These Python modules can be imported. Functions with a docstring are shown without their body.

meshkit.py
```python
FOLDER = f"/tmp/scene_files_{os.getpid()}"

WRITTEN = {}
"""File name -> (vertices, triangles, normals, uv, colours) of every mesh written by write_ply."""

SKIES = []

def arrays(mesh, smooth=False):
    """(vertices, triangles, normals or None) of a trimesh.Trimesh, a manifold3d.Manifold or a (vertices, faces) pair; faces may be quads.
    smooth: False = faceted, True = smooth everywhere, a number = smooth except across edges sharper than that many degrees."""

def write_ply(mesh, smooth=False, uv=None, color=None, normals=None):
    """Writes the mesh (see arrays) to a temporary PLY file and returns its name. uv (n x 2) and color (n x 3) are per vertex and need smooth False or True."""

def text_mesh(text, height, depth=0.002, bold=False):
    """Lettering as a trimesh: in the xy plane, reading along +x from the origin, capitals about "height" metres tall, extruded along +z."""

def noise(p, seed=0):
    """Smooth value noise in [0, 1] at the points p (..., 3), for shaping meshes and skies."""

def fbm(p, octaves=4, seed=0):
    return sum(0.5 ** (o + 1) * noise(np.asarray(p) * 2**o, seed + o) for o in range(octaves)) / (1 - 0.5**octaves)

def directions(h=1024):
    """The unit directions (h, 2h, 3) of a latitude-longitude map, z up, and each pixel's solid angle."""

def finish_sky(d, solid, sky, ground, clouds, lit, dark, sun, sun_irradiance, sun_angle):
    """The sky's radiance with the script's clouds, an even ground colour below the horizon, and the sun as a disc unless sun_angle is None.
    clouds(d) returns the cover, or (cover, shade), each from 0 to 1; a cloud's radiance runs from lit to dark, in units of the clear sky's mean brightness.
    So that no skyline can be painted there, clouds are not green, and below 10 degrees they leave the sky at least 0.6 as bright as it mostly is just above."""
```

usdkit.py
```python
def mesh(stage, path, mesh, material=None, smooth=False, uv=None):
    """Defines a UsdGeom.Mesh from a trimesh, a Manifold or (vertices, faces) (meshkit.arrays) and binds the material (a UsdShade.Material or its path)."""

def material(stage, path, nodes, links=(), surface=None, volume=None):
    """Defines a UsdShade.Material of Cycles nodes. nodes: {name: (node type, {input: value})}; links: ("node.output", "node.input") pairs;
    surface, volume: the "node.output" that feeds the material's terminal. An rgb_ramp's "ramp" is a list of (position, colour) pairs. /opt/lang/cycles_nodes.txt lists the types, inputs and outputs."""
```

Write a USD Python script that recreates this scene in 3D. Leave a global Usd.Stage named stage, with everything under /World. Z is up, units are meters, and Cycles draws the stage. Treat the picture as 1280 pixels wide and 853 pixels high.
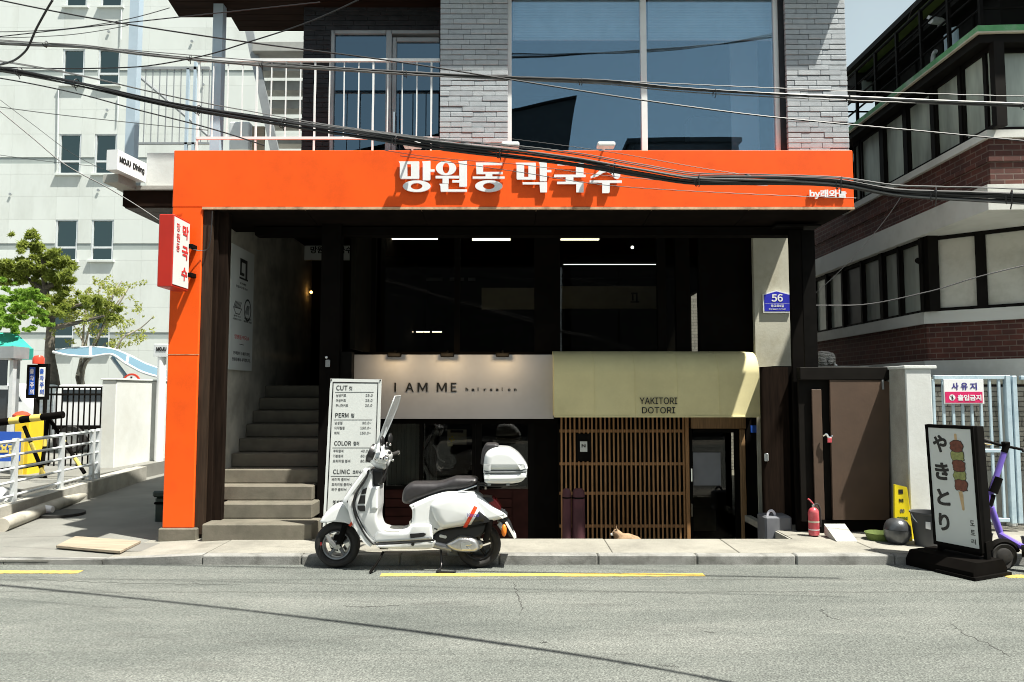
import math, random, glob
import numpy as np, trimesh, usdkit
from pxr import Usd, UsdGeom, UsdLux, UsdShade, Gf, Sdf
from shapely.geometry import Polygon, MultiPolygon, Point, LineString, box as sbox
import shapely
from shapely import affinity, union_all
from scipy.interpolate import PchipInterpolator
from PIL import Image, ImageDraw, ImageFont

stage = Usd.Stage.CreateInMemory()
UsdGeom.SetStageUpAxis(stage, "Z"); UsdGeom.SetStageMetersPerUnit(stage, 1.0)
UsdGeom.Xform.Define(stage, "/World"); UsdGeom.Scope.Define(stage, "/World/Looks")
# ------------------------------------------------------------- camera, sky, sun, exposure
FPX, EYE = 924.0, 1.72
TH = math.atan(64.0 / FPX)
EXPOSURE, SKY, SUN = 1.15, 0.052, 1.25
cam = UsdGeom.Camera.Define(stage, "/World/camera")
cam.AddTranslateOp().Set((0, 0, EYE)); cam.AddRotateXOp().Set(90 + math.degrees(TH))
cam.CreateHorizontalApertureAttr(36.0); cam.CreateFocalLengthAttr(36.0 * FPX / 1280)
cam.CreateExposureAttr(EXPOSURE); cam.CreateClippingRangeAttr((0.05, 2000.0))
S = np.array([0.395, -0.24, 1.0]); S /= np.linalg.norm(S)          # direction towards the sun
usdkit.material(stage, "/World/Looks/sky", {
    "s": ("sky_texture", {"sky_type": "single_scattering", "sun_disc": False, "sun_elevation": math.asin(S[2]), "sun_rotation": math.atan2(S[0], S[1]),
                          "air_density": 1.0, "aerosol_density": 3.0, "ozone_density": 1.0}),
    "h": ("hsv", {"hue": .465, "saturation": .6, "value": 1.15}), "tc": ("texture_coordinate", {}), "sp": ("separate_xyz", {}), "mr": ("map_range", {"from_min": .05, "from_max": .75, "to_min": .8, "to_max": .15, "clamp": True}),
    "cn": ("noise_texture", {"scale": 2.2, "detail": 6.0, "roughness": .6}), "cr": ("rgb_ramp", {"ramp": [(.35, (.75, .75, .75)), (.7, (1.1, 1.1, 1.1))]}), "cm": ("math", {"math_type": "multiply", "use_clamp": True}), "v": ("mix", {"color2": (7.0, 8.3, 8.6)}),
    "b": ("background_shader", {"strength": SKY})}, [("s.color", "h.color"), ("tc.generated", "sp.vector"), ("sp.z", "mr.value"), ("tc.generated", "cn.vector"), ("cn.fac", "cr.fac"), ("mr.result", "cm.value1"), ("cr.color", "cm.value2"), ("cm.value", "v.fac"), ("h.color", "v.color1"), ("v.color", "b.color")], surface="b.background")
dome = UsdLux.DomeLight.Define(stage, "/World/sky")
UsdShade.MaterialBindingAPI.Apply(dome.GetPrim()).Bind(UsdShade.Material.Get(stage, "/World/Looks/sky"))
dome.GetPrim().SetCustomDataByKey("kind", "structure")
sun = UsdLux.DistantLight.Define(stage, "/World/sun")
sun.CreateIntensityAttr(SUN); sun.CreateAngleAttr(0.75); sun.CreateNormalizeAttr(True); sun.CreateColorAttr((1.0, 0.965, 0.87))
_x = np.cross([0, 1, 0], S); _x /= np.linalg.norm(_x); _y = np.cross(S, _x)
sun.AddTransformOp().Set(Gf.Matrix4d(*_x, 0, *_y, 0, *S, 0, 0, 0, 0, 1))

# ------------------------------------------------------------- measuring: where a sight line meets a plane of the place
CT, ST = math.cos(TH), math.sin(TH)
def ray(px, py):
    a, v = (px - 640) / FPX, (426.5 - py) / FPX
    return np.array([a, CT - v * ST, ST + v * CT])
def P(px, py, Y):
    r = ray(px, py); return r * (Y / r[1]) + [0, 0, EYE]
def PX(px, py, X):
    r = ray(px, py); return r * (X / r[0]) + [0, 0, EYE]
def G(px, py, z=0.0):
    r = ray(px, py); return r * ((z - EYE) / r[2]) + [0, 0, EYE]

# ------------------------------------------------------------- prims
USED, LOC = {}, {}
def numbered(parent, name):
    k = (parent, name); n = USED.get(k, -1) + 1; USED[k] = n
    return f"{parent}/{name}" if n == 0 else f"{parent}/{name}_{n:03d}"
def data(prim, label=None, cat=None, group=None, kind=None):
    for k, v in (("label", label), ("category", cat), ("group", group), ("kind", kind)):
        if v: prim.SetCustomDataByKey(k, v)
    return prim
def thing(name, label, cat, loc=(0, 0, 0), group=None, kind=None):
    path = numbered("/World", name)
    x = UsdGeom.Xform.Define(stage, path); x.AddTranslateOp().Set(Gf.Vec3d(*map(float, loc)))
    LOC[path] = np.array(loc, float)
    data(x.GetPrim(), label, cat, group, kind)
    return path
def structure(name, loc=(0, 0, 0)):
    return thing(name, None, None, loc, kind="structure")
def arr(m):
    if isinstance(m, (list,)):
        out, n = [[], []], 0
        for q in m:
            v, f = arr(q); out[0].append(v); out[1].append(f + n); n += len(v)
        return np.vstack(out[0]), np.vstack(out[1])
    if isinstance(m, tuple):
        v, f = np.asarray(m[0], float), np.asarray(m[1], int)
        if f.shape[1] == 4: f = np.vstack([f[:, [0, 1, 2]], f[:, [0, 2, 3]]])
        return v, f
    if hasattr(m, "to_mesh"):
        q = m.to_mesh(); return np.asarray(q.vert_properties[:, :3], float), np.asarray(q.tri_verts, int)
    return np.asarray(m.vertices, float), np.asarray(m.faces, int)
def part(parent, name, m, mt, smooth=False, label=None, kind=None):
    """One mesh of the scene, given in world coordinates, as a child of a thing or a part."""
    v, f = arr(m)
    path = numbered(parent, name); LOC[path] = LOC[parent]
    prim = usdkit.mesh(stage, path, (v - LOC[parent], f), M(mt), smooth=smooth)
    data(prim.GetPrim(), label=label, kind=kind)
    return path
def single(name, m, mt, label=None, cat=None, group=None, kind=None, smooth=False):
    v, f = arr(m); path = numbered("/World", name)
    c = (v.min(0) + v.max(0)) / 2; c[2] = v[:, 2].min()
    if kind == "structure": c = np.zeros(3)
    LOC[path] = c
    prim = usdkit.mesh(stage, path, (v - c, f), M(mt), smooth=smooth)
    UsdGeom.Xformable(prim.GetPrim()).AddTranslateOp().Set(Gf.Vec3d(*map(float, c)))
    data(prim.GetPrim(), label, cat, group, kind)
    return path

# ------------------------------------------------------------- shapes
def bx(x0, x1, y0, y1, z0, z1):
    x0, x1 = min(x0, x1), max(x0, x1); y0, y1 = min(y0, y1), max(y0, y1); z0, z1 = min(z0, z1), max(z0, z1)
    v = np.array([[x, y, z] for x in (x0, x1) for y in (y0, y1) for z in (z0, z1)], float)
    f = np.array([[0, 1, 3, 2], [4, 6, 7, 5], [0, 4, 5, 1], [2, 3, 7, 6], [0, 2, 6, 4], [1, 5, 7, 3]])
    return v, f
def cbx(x0, x1, y0, y1, z0, z1, c=0.006):
    """box with chamfered edges"""
    x0, x1 = min(x0, x1), max(x0, x1); y0, y1 = min(y0, y1), max(y0, y1); z0, z1 = min(z0, z1), max(z0, z1)
    c = min(c, (x1 - x0) * .3, (y1 - y0) * .3, (z1 - z0) * .3)
    pts = []
    for x, i in ((x0, c), (x1, -c)):
        for y, j in ((y0, c), (y1, -c)):
            for z, k in ((z0, c), (z1, -c)):
                pts += [(x, y + j, z + k), (x + i, y, z + k), (x + i, y + j, z)]
    return trimesh.convex.convex_hull(np.array(pts))
def pbx(px0, py0, px1, py1, Yf, Yb, c=0):
    """a box whose front, at depth Yf, is seen between the two corners"""
    ym = (py0 + py1) / 2
    a, b = P(px0, ym, Yf)[0], P(px1, ym, Yf)[0]
    xm = (px0 + px1) / 2
    z1, z0 = P(xm, py0, Yf)[2], P(xm, py1, Yf)[2]
    return cbx(a, b, Yf, Yb, z0, z1, c) if c else bx(a, b, Yf, Yb, z0, z1)
def tube(pts, r, sides=8, cap=True):
    p = np.asarray(pts, float)
    keep = np.r_[True, np.linalg.norm(np.diff(p, axis=0), axis=1) > 1e-6]; p = p[keep]
    rr = np.broadcast_to(r, (len(keep),))[keep]
    t = np.gradient(p, axis=0); t /= np.linalg.norm(t, axis=1, keepdims=True) + 1e-12
    ref = np.array([0, 0, 1.0]) if abs(t[0][2]) < .9 else np.array([1.0, 0, 0])
    A = []
    a = np.cross(t[0], ref); a /= np.linalg.norm(a)
    for k in range(len(p)):
        a = a - t[k] * (a @ t[k]); a /= np.linalg.norm(a) + 1e-12; A.append(a)
    A = np.array(A); B = np.cross(t, A)
    ang = np.arange(sides) * 2 * np.pi / sides
    v = p[:, None] + rr[:, None, None] * (np.cos(ang)[None, :, None] * A[:, None] + np.sin(ang)[None, :, None] * B[:, None])
    n = len(p); i, j = np.meshgrid(np.arange(n - 1), np.arange(sides), indexing="ij")
    q = np.stack([i * sides + j, i * sides + (j + 1) % sides, (i + 1) * sides + (j + 1) % sides, (i + 1) * sides + j], -1).reshape(-1, 4)
    f = np.vstack([q[:, [0, 1, 2]], q[:, [0, 2, 3]]]); v = v.reshape(-1, 3)
    if cap:
        e = [[0, k + 1, k] for k in range(1, sides - 1)] + [[(n - 1) * sides, (n - 1) * sides + k, (n - 1) * sides + k + 1] for k in range(1, sides - 1)]
        f = np.vstack([f, np.array(e)])
    return v, f
def curve(pts, n=24):
    p = np.asarray(pts, float); d = np.r_[0, np.cumsum(np.linalg.norm(np.diff(p, axis=0), axis=1))]
    return PchipInterpolator(d, p)(np.linspace(0, d[-1], n))
def lathe(prof, c, axis="z", n=28):
    """profile of (radius, height) turned about an axis through c"""
    p = np.asarray(prof, float); a = np.arange(n) * 2 * np.pi / n; k = len(p)
    v = np.stack([p[:, 0, None] * np.cos(a), p[:, 0, None] * np.sin(a), np.repeat(p[:, 1, None], n, 1)], -1).reshape(-1, 3)
    i, j = np.meshgrid(np.arange(k - 1), np.arange(n), indexing="ij")
    q = np.stack([i * n + j, i * n + (j + 1) % n, (i + 1) * n + (j + 1) % n, (i + 1) * n + j], -1).reshape(-1, 4)
    v = {"z": v, "y": v[:, [0, 2, 1]] * [1, -1, 1], "x": v[:, [2, 1, 0]] * [-1, 1, 1]}[axis]
    return v + np.asarray(c, float), q
def ball(c, r, sub=2):
    m = trimesh.creation.icosphere(sub); m.vertices = m.vertices * np.asarray(r, float) + np.asarray(c, float); return m
class Pl:
    """a plane in the place: origin, right, up; t runs out of it"""
    def __init__(s, o, r, u):
        s.o = np.asarray(o, float); s.r = np.asarray(r, float) / np.linalg.norm(r); u = np.asarray(u, float); u = u - s.r * (u @ s.r)
        s.u = u / np.linalg.norm(u); s.n = np.cross(s.r, s.u)
    def at(s, a, b, t=0): return s.o + a * s.r + b * s.u + t * s.n
    def ext(s, poly, t0, t1):
        out = []
        for g in getattr(poly, "geoms", [poly]):
            if g.is_empty or g.area < 1e-9 or not hasattr(g, "exterior"): continue
            m = trimesh.creation.extrude_polygon(g, t1 - t0, engine="earcut"); v = np.asarray(m.vertices)
            out.append((s.o + v[:, :1] * s.r + v[:, 1:2] * s.u + (v[:, 2:] + t0) * s.n, np.asarray(m.faces)))
        return arr(out)
def front(Y): return Pl((0, Y, 0), (1, 0, 0), (0, 0, 1))
def pp(pts, Y): return Polygon([(q[0], q[2]) for q in (P(a, b, Y) for a, b in pts)]).buffer(0)
def smoothpoly(pts, n=80):
    p = np.asarray(pts, float); p = np.vstack([p, p[:1]])
    d = np.r_[0, np.cumsum(np.linalg.norm(np.diff(p, axis=0), axis=1))]
    return PchipInterpolator(d, p)(np.linspace(0, d[-1], n, endpoint=False))
def ring(poly_pts, n):
    return smoothpoly(poly_pts, n)
def domed(pts, Y, w, e=0.45, K=7, n=64, flat=False, w2=None):
    """a bulging body: outline pts (x, z) round its own middle, half width w about depth Y; e small = boxy, large = round"""
    p = ring(pts, n); c = np.array([p[:, 0].mean(), p[:, 1].mean()]); V = []
    ks = np.linspace(-1, 1, 2 * K + 1)
    for k in ks:
        ph = k * math.pi / 2; s = max(math.cos(ph), 0) ** e; y = (w if k < 0 or w2 is None else w2) * math.copysign(abs(math.sin(ph)) ** 0.8, k)
        q = c + (p - c) * max(s, 1e-3); V.append(np.stack([q[:, 0], np.full(n, Y + y), q[:, 1]], 1))
    return rings(V)
def rings(V, close=True):
    n, k = len(V[0]), len(V); i, j = np.meshgrid(np.arange(k - 1), np.arange(n), indexing="ij")
    f = np.stack([i * n + j, i * n + (j + 1) % n, (i + 1) * n + (j + 1) % n, (i + 1) * n + j], -1).reshape(-1, 4)
    v = np.vstack(V); f = np.vstack([f[:, [0, 1, 2]], f[:, [0, 2, 3]]])
    if close:
        a, b = len(v), len(v) + 1; v = np.vstack([v, V[0].mean(0), V[-1].mean(0)])
        f = np.vstack([f, [[a, (j + 1) % n, j] for j in range(n)], [[b, (k - 1) * n + j, (k - 1) * n + (j + 1) % n] for j in range(n)]])
    m = trimesh.Trimesh(v, f, process=False); m.fix_normals(); return m
def slab(pts, Y, w, r=0.01, n=90, K=3, smooth=True):
    """a plate with rounded rims: outline (x, z), half width w about depth Y"""
    poly = Polygon(ring(pts, n) if smooth else pts).buffer(0)
    out, lv = [], [(r * (1 - math.cos(a)), w - r + r * math.sin(a)) for a in np.linspace(0, math.pi / 2, K)]
    p = np.asarray(poly.exterior.coords)[:-1]
    if Polygon(p).exterior.is_ccw is False: p = p[::-1]
    t = np.roll(p, -1, 0) - np.roll(p, 1, 0); t /= np.linalg.norm(t, axis=1, keepdims=True) + 1e-12
    nn = np.stack([-t[:, 1], t[:, 0]], 1); V = []
    for i, y in reversed(lv): V.append((p + nn * i, -y))
    for i, y in lv: V.append((p + nn * i, y))
    V3 = [np.stack([q[:, 0], np.full(len(q), Y + y), q[:, 1]], 1) for q, y in V]
    side = rings(V3, close=False); sv, sf = np.asarray(side.vertices), np.asarray(side.faces)
    m = len(p); k = len(V3)
    pieces = [(sv, sf)]
    for q, y in (V[0], V[-1]):
        cpol = Polygon(q)
        if not cpol.is_valid: cpol = cpol.buffer(0)
        for g_ in getattr(cpol, "geoms", [cpol]):
            if g_.area < 1e-7: continue
            cv, cf = trimesh.creation.triangulate_polygon(g_, engine="earcut")
            a_ = cv[cf]; ccw = np.cross(a_[:, 1] - a_[:, 0], a_[:, 2] - a_[:, 0]).sum() > 0
            pieces.append((np.stack([cv[:, 0], np.full(len(cv), Y + y), cv[:, 1]], 1), cf if ccw == (y < 0) else cf[:, ::-1]))
    sv, sf = arr(pieces)
    mm = trimesh.Trimesh(sv, sf, process=False); mm.merge_vertices(); mm.fix_normals(); return mm

# ------------------------------------------------------------- lettering
FONTS = {}
def font(which, size):
    if (which, size) not in FONTS:
        pat = {"cjk": "Noto Sans CJK*", "inter": "Inter.woff2"}[which]
        FONTS[which, size] = ImageFont.truetype(glob.glob("/opt/blender-*/*/datafiles/fonts/" + pat)[0], size)
    return FONTS[which, size]
def glyphs(text, bold=0, size=96, which="cjk", simp=0.7):
    f = font(which, size)
    x0, y0, x1, y1 = f.getbbox(text, anchor="ls", stroke_width=bold)
    im = Image.new("L", (x1 - x0 + 8, y1 - y0 + 8)); ImageDraw.Draw(im).text((4 - x0, 4 - y0), text, 255, font=f, anchor="ls", stroke_width=bold)
    on = np.pad(np.asarray(im) > 127, ((0, 0), (1, 1))).astype(np.int8); d = np.diff(on, axis=1)
    rows, st = np.nonzero(d == 1); en = np.nonzero(d == -1)[1]
    g = union_all(shapely.box(st, -rows - 1, en, -rows)).buffer(.6).buffer(-.6).simplify(simp)
    return g
def fit(g, x0, z0, x1, z1):
    a, b, c, d = g.bounds
    sx, sz = (x1 - x0) / (c - a), (z1 - z0) / (d - b)
    return affinity.affine_transform(g, [sx, 0, 0, sz, x0 - a * sx, z0 - b * sz])
def ptxt(text, r, Y, t0=0.0, t1=0.003, **k):
    """lettering on the upright plane at depth Y, seen in the rectangle r"""
    xm, ym = (r[0] + r[2]) / 2, (r[1] + r[3]) / 2
    return front(Y).ext(fit(glyphs(text, **k), P(r[0], ym, Y)[0], P(xm, r[3], Y)[2], P(r[2], ym, Y)[0], P(xm, r[1], Y)[2]), t0, t1)

# ------------------------------------------------------------- materials
MATS, SPEC = {}, {}
def define(name, col, rough=.6, metal=0, var=.12, scale=5.0, bump=0, bscale=60, spec=.5, coat=0, dirt=None, dscale=1.3, damt=.5, stretch=(1, 1, 1), emit=0, fine=0, fscale=120, broad=1):
    SPEC[name] = dict(col=col, rough=rough, metal=metal, var=var, scale=scale, bump=bump, bscale=bscale, spec=spec, coat=coat, dirt=dirt, dscale=dscale, damt=damt, stretch=stretch, emit=emit, fine=fine, fscale=fscale)
def M(name):
    if name in MATS: return MATS[name]
    path = f"/World/Looks/{name}"
    if name in CUSTOM: MATS[name] = CUSTOM[name](path); return MATS[name]
    s = SPEC[name]; c = np.array(s["col"], float)
    nodes = {"g": ("geometry", {}), "m": ("mapping", {"scale": s["stretch"]}),
             "n": ("noise_texture", {"scale": s["scale"], "detail": 5.0, "roughness": .6}),
             "r": ("rgb_ramp", {"ramp": [(.3, c * (1 - s["var"])), (.5, c), (.7, np.minimum(c * (1 + s["var"]), .95))]}),
             "p": ("principled_bsdf", {"roughness": s["rough"], "metallic": s["metal"], "specular_ior_level": s["spec"], "coat_weight": s["coat"]})}
    links = [("g.position", "m.vector"), ("m.vector", "n.vector"), ("n.fac", "r.fac")]
    cur = "r.color"
    if s["fine"]:
        nodes["fn"] = ("noise_texture", {"scale": s["fscale"], "detail": 2.0}); f = s["fine"]
        nodes["fr"] = ("rgb_ramp", {"ramp": [(.3, (1 - f,) * 3), (.7, (1 + f * .6,) * 3)]})
        nodes["fm"] = ("mix", {"mix_type": "multiply", "fac": 1.0})
        links += [("g.position", "fn.vector"), ("fn.fac", "fr.fac"), (cur, "fm.color1"), ("fr.color", "fm.color2")]; cur = "fm.color"
    if s["dirt"] is not None:
        nodes["dn"] = ("noise_texture", {"scale": s["dscale"], "detail": 8.0, "roughness": .7})
        nodes["dr"] = ("rgb_ramp", {"ramp": [(.48, (0, 0, 0)), (.68, (s["damt"],) * 3)]})
        nodes["dm"] = ("mix", {"color2": s["dirt"]})
        links += [("m.vector", "dn.vector"), ("dn.fac", "dr.fac"), ("dr.color", "dm.fac"), (cur, "dm.color1")]; cur = "dm.color"
    links.append((cur, "p.base_color"))
    if s["bump"]:
        nodes["bn"] = ("noise_texture", {"scale": s["bscale"], "detail": 4.0, "roughness": .65})
        nodes["b"] = ("bump", {"strength": s["bump"], "distance": .01})
        links += [("m.vector", "bn.vector"), ("bn.fac", "b.height"), ("b.normal", "p.normal")]
    if s["emit"]:
        nodes["p"][1].update(emission_color=s["col"], emission_strength=s["emit"])
    MATS[name] = usdkit.material(stage, path, nodes, links, surface="p.BSDF")
    return MATS[name]
CUSTOM = {}
def glass(tint=(1, 1, 1), refl=None, rough=0.0, ior=1.5, gtint=(1, 1, 1)):
    def f(path):
        nodes = {"t": ("transparent_bsdf", {"color": tint}), "g": ("glossy_bsdf", {"color": gtint, "roughness": rough}), "x": ("mix_closure", {}), "w": ("noise_texture", {"scale": .9, "detail": 1.0}),
                 "b": ("bump", {"strength": .12, "distance": .01}), "geo": ("geometry", {})}
        links = [("t.BSDF", "x.closure1"), ("g.BSDF", "x.closure2"), ("geo.position", "w.vector"), ("w.fac", "b.height"), ("b.normal", "g.normal")]
        if refl is None:
            nodes["f"] = ("fresnel", {"IOR": ior}); links.append(("f.fac", "x.fac"))
        else: nodes["x"][1]["fac"] = refl
        return usdkit.material(stage, path, nodes, links, surface="x.closure")
    return f
def leafmat(c, c2, trans=.35):
    def f(path):
        return usdkit.material(stage, path, {"geo": ("geometry", {}), "r": ("rgb_ramp", {"ramp": [(0, c), (1, c2)]}), "p": ("principled_bsdf", {"roughness": .55}), "t": ("translucent_bsdf", {}), "x": ("mix_closure", {"fac": trans})},
            [("geo.random_per_island", "r.fac"), ("r.color", "p.base_color"), ("r.color", "t.color"), ("p.BSDF", "x.closure1"), ("t.BSDF", "x.closure2")], surface="x.closure")
    return f
def brickmat(c1, c2, mortar, w, h, ms, along="y", rough=.8):
    def f(path):
        nodes = {"g": ("geometry", {}), "s": ("separate_xyz", {}), "c": ("combine_xyz", {}), "b": ("brick_texture", {"color1": c1, "color2": c2, "mortar": mortar, "scale": 1.0, "mortar_size": ms, "mortar_smooth": .3, "brick_width": w, "row_height": h}),
                 "n": ("noise_texture", {"scale": 2.2, "detail": 8.0, "roughness": .7}), "r": ("rgb_ramp", {"ramp": [(.3, (.55, .55, .55)), (.7, (1.25, 1.2, 1.15))]}), "mx": ("mix", {"mix_type": "multiply", "fac": 1.0}),
                 "p": ("principled_bsdf", {"roughness": rough}), "bp": ("bump", {"invert": True, "strength": .7, "distance": .008})}
        nodes["df"] = ("math", {"math_type": "subtract"})
        links = [("g.position", "s.vector"), ("s.y", "df.value1"), ("s.x", "df.value2"), (f"s.{along}" if along == "x" else "df.value", "c.x"), ("s.z", "c.y"), ("c.vector", "b.vector"), ("g.position", "n.vector"), ("n.fac", "r.fac"), ("b.color", "mx.color1"), ("r.color", "mx.color2"),
                 ("mx.color", "p.base_color"), ("b.fac", "bp.height"), ("bp.normal", "p.normal")]
        return usdkit.material(stage, path, nodes, links, surface="p.BSDF")
    return f
def asphalt(path):
    nodes = {"g": ("geometry", {}), "s": ("separate_xyz", {}), "m": ("mapping", {"scale": (.35, 1.5, 1)}),
             "n": ("noise_texture", {"scale": 1.0, "detail": 8.0, "roughness": .65}), "r": ("rgb_ramp", {"ramp": [(.3, (.09, .099, .092)), (.5, (.126, .135, .125)), (.7, (.168, .175, .162))]}),
             "fn": ("noise_texture", {"scale": 70.0, "detail": 3.0, "roughness": .8}), "fr": ("rgb_ramp", {"ramp": [(.3, (.5, .5, .5)), (.5, (1, 1, 1)), (.72, (1.55, 1.55, 1.5))]}),
             "mx": ("mix", {"mix_type": "multiply", "fac": 1.0}), "p": ("principled_bsdf", {"roughness": .9, "specular_ior_level": .25}), "b": ("bump", {"strength": .6, "distance": .012}),
             "vo": ("voronoi_texture", {"scale": 70.0}), "sv": ("voronoi_texture", {"scale": 95.0}), "sb": ("rgb_to_bw", {}), "sr": ("rgb_ramp", {"ramp": [(.2, (.78, .78, .78)), (.5, (1, 1, 1)), (.8, (1.25, 1.25, 1.24))]}), "sm": ("mix", {"mix_type": "multiply", "fac": 1.0}),
             "wn": ("noise_texture", {"scale": 5.0, "detail": 6.0, "roughness": .7}), "wo": ("math", {"math_type": "multiply_add", "value2": .075, "value3": -.037}), "wy": ("math", {"math_type": "add"}),
             # oil and tyre stains
             "on": ("noise_texture", {"scale": 1.7, "detail": 5.0, "roughness": .75}), "orr": ("rgb_ramp", {"ramp": [(.57, (0, 0, 0)), (.74, (.55, .55, .55))]}), "om": ("mix", {"color2": (.06, .06, .056)}),
             "pn": ("noise_texture", {"scale": 2.6, "detail": 7.0, "roughness": .8}), "pr": ("rgb_ramp", {"ramp": [(.64, (0, 0, 0)), (.77, (.5, .5, .5))]}), "pm": ("mix", {"color2": (.3, .3, .29)})}
    links = [("g.position", "s.vector"), ("g.position", "m.vector"), ("m.vector", "n.vector"), ("n.fac", "r.fac"), ("g.position", "fn.vector"), ("fn.fac", "fr.fac"), ("g.position", "sv.vector"), ("sv.color", "sb.color"), ("sb.val", "sr.fac"), ("r.color", "sm.color1"), ("sr.color", "sm.color2"), ("sm.color", "mx.color1"), ("fr.color", "mx.color2"),
             ("g.position", "vo.vector"), ("vo.distance", "b.height"), ("b.normal", "p.normal"), ("m.vector", "on.vector"), ("on.fac", "orr.fac"), ("orr.color", "om.fac"), ("mx.color", "om.color1"),
             ("g.position", "pn.vector"), ("pn.fac", "pr.fac"), ("pr.color", "pm.fac"), ("om.color", "pm.color1"),
             ("g.position", "wn.vector"), ("wn.fac", "wo.value1"), ("s.y", "wy.value1"), ("wo.value", "wy.value2")]
    cur = "pm.color"
    for i, (y, w, a) in enumerate(((6.93, .018, .55), (6.515, .022, .6), (5.0, .012, .25))):   # the cut edges of a cable trench
        nodes[f"d{i}"] = ("math", {"math_type": "subtract", "value2": y}); nodes[f"a{i}"] = ("math", {"math_type": "absolute"})
        nodes[f"q{i}"] = ("map_range", {"from_min": 0.0, "from_max": w, "to_min": a, "to_max": 0.0, "clamp": True}); nodes[f"c{i}"] = ("mix", {"color2": (.035, .035, .032)})
        links += [("wy.value", f"d{i}.value1"), (f"d{i}.value", f"a{i}.value1"), (f"a{i}.value", f"q{i}.value"), (f"q{i}.result", f"c{i}.fac"), (cur, f"c{i}.color1")]; cur = f"c{i}.color"
    links.append((cur, "p.base_color"))
    return usdkit.material(stage, path, nodes, links, surface="p.BSDF")
def clearsheet(path):
    return usdkit.material(stage, path, {"t": ("transparent_bsdf", {"color": (.95, .96, .96)}), "d": ("diffuse_bsdf", {"color": (.8, .82, .82)}), "g": ("glossy_bsdf", {"roughness": .02}), "x": ("mix_closure", {"fac": .3}), "y": ("mix_closure", {"fac": .06})},
        [("t.BSDF", "x.closure1"), ("d.BSDF", "x.closure2"), ("x.closure", "y.closure1"), ("g.BSDF", "y.closure2")], surface="y.closure")
def tabby(path):
    return usdkit.material(stage, path, {"g": ("geometry", {}), "w": ("wave_texture", {"bands_direction": "z", "scale": 17.0, "distortion": 5.0, "detail": 3.0, "detail_scale": 2.0}), "r": ("rgb_ramp", {"ramp": [(.3, (.07, .065, .055)), (.6, (.36, .35, .31)), (.9, (.5, .49, .45))]}), "p": ("principled_bsdf", {"roughness": .9})},
        [("g.position", "w.vector"), ("w.fac", "r.fac"), ("r.color", "p.base_color")], surface="p.BSDF")
CUSTOM.update(asphalt=asphalt, tabby=tabby,
    shop_glass=glass((.68, .68, .65), None, ior=1.36), upper_glass=glass((.8, .86, .9), .19, gtint=(.5, .74, .95)), balcony_glass=glass((.3, .34, .38), .17, gtint=(.5, .74, .95)),
    frosted_glass=glass((.5, .5, .5), None, .2), office_glass=glass((.15, .17, .18), .15, gtint=(.6, .82, .82)), screen_plastic=clearsheet, canopy_plastic=leafmat((.16, .29, .38), (.18, .31, .4), .4),
    needle=leafmat((.24, .29, .05), (.6, .62, .17), .55), leaf_bright=leafmat((.2, .34, .04), (.45, .58, .09), .5), leaf_young=leafmat((.3, .33, .07), (.6, .6, .2), .5),
    red_brick=brickmat((.12, .036, .024), (.07, .022, .017), (.17, .12, .1), .21, .07, .008, "y"), red_brick_front=brickmat((.12, .036, .024), (.07, .022, .017), (.17, .12, .1), .21, .07, .008, "x"),
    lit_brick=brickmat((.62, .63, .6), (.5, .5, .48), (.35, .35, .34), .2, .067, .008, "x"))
D = define
D("orange_paint", (0.86, 0.1, 0.008), .42, var=.06, scale=2, bump=.03, bscale=20, dirt=(.62, .065, .008), damt=.55, fine=.05, spec=0.3)
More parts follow.
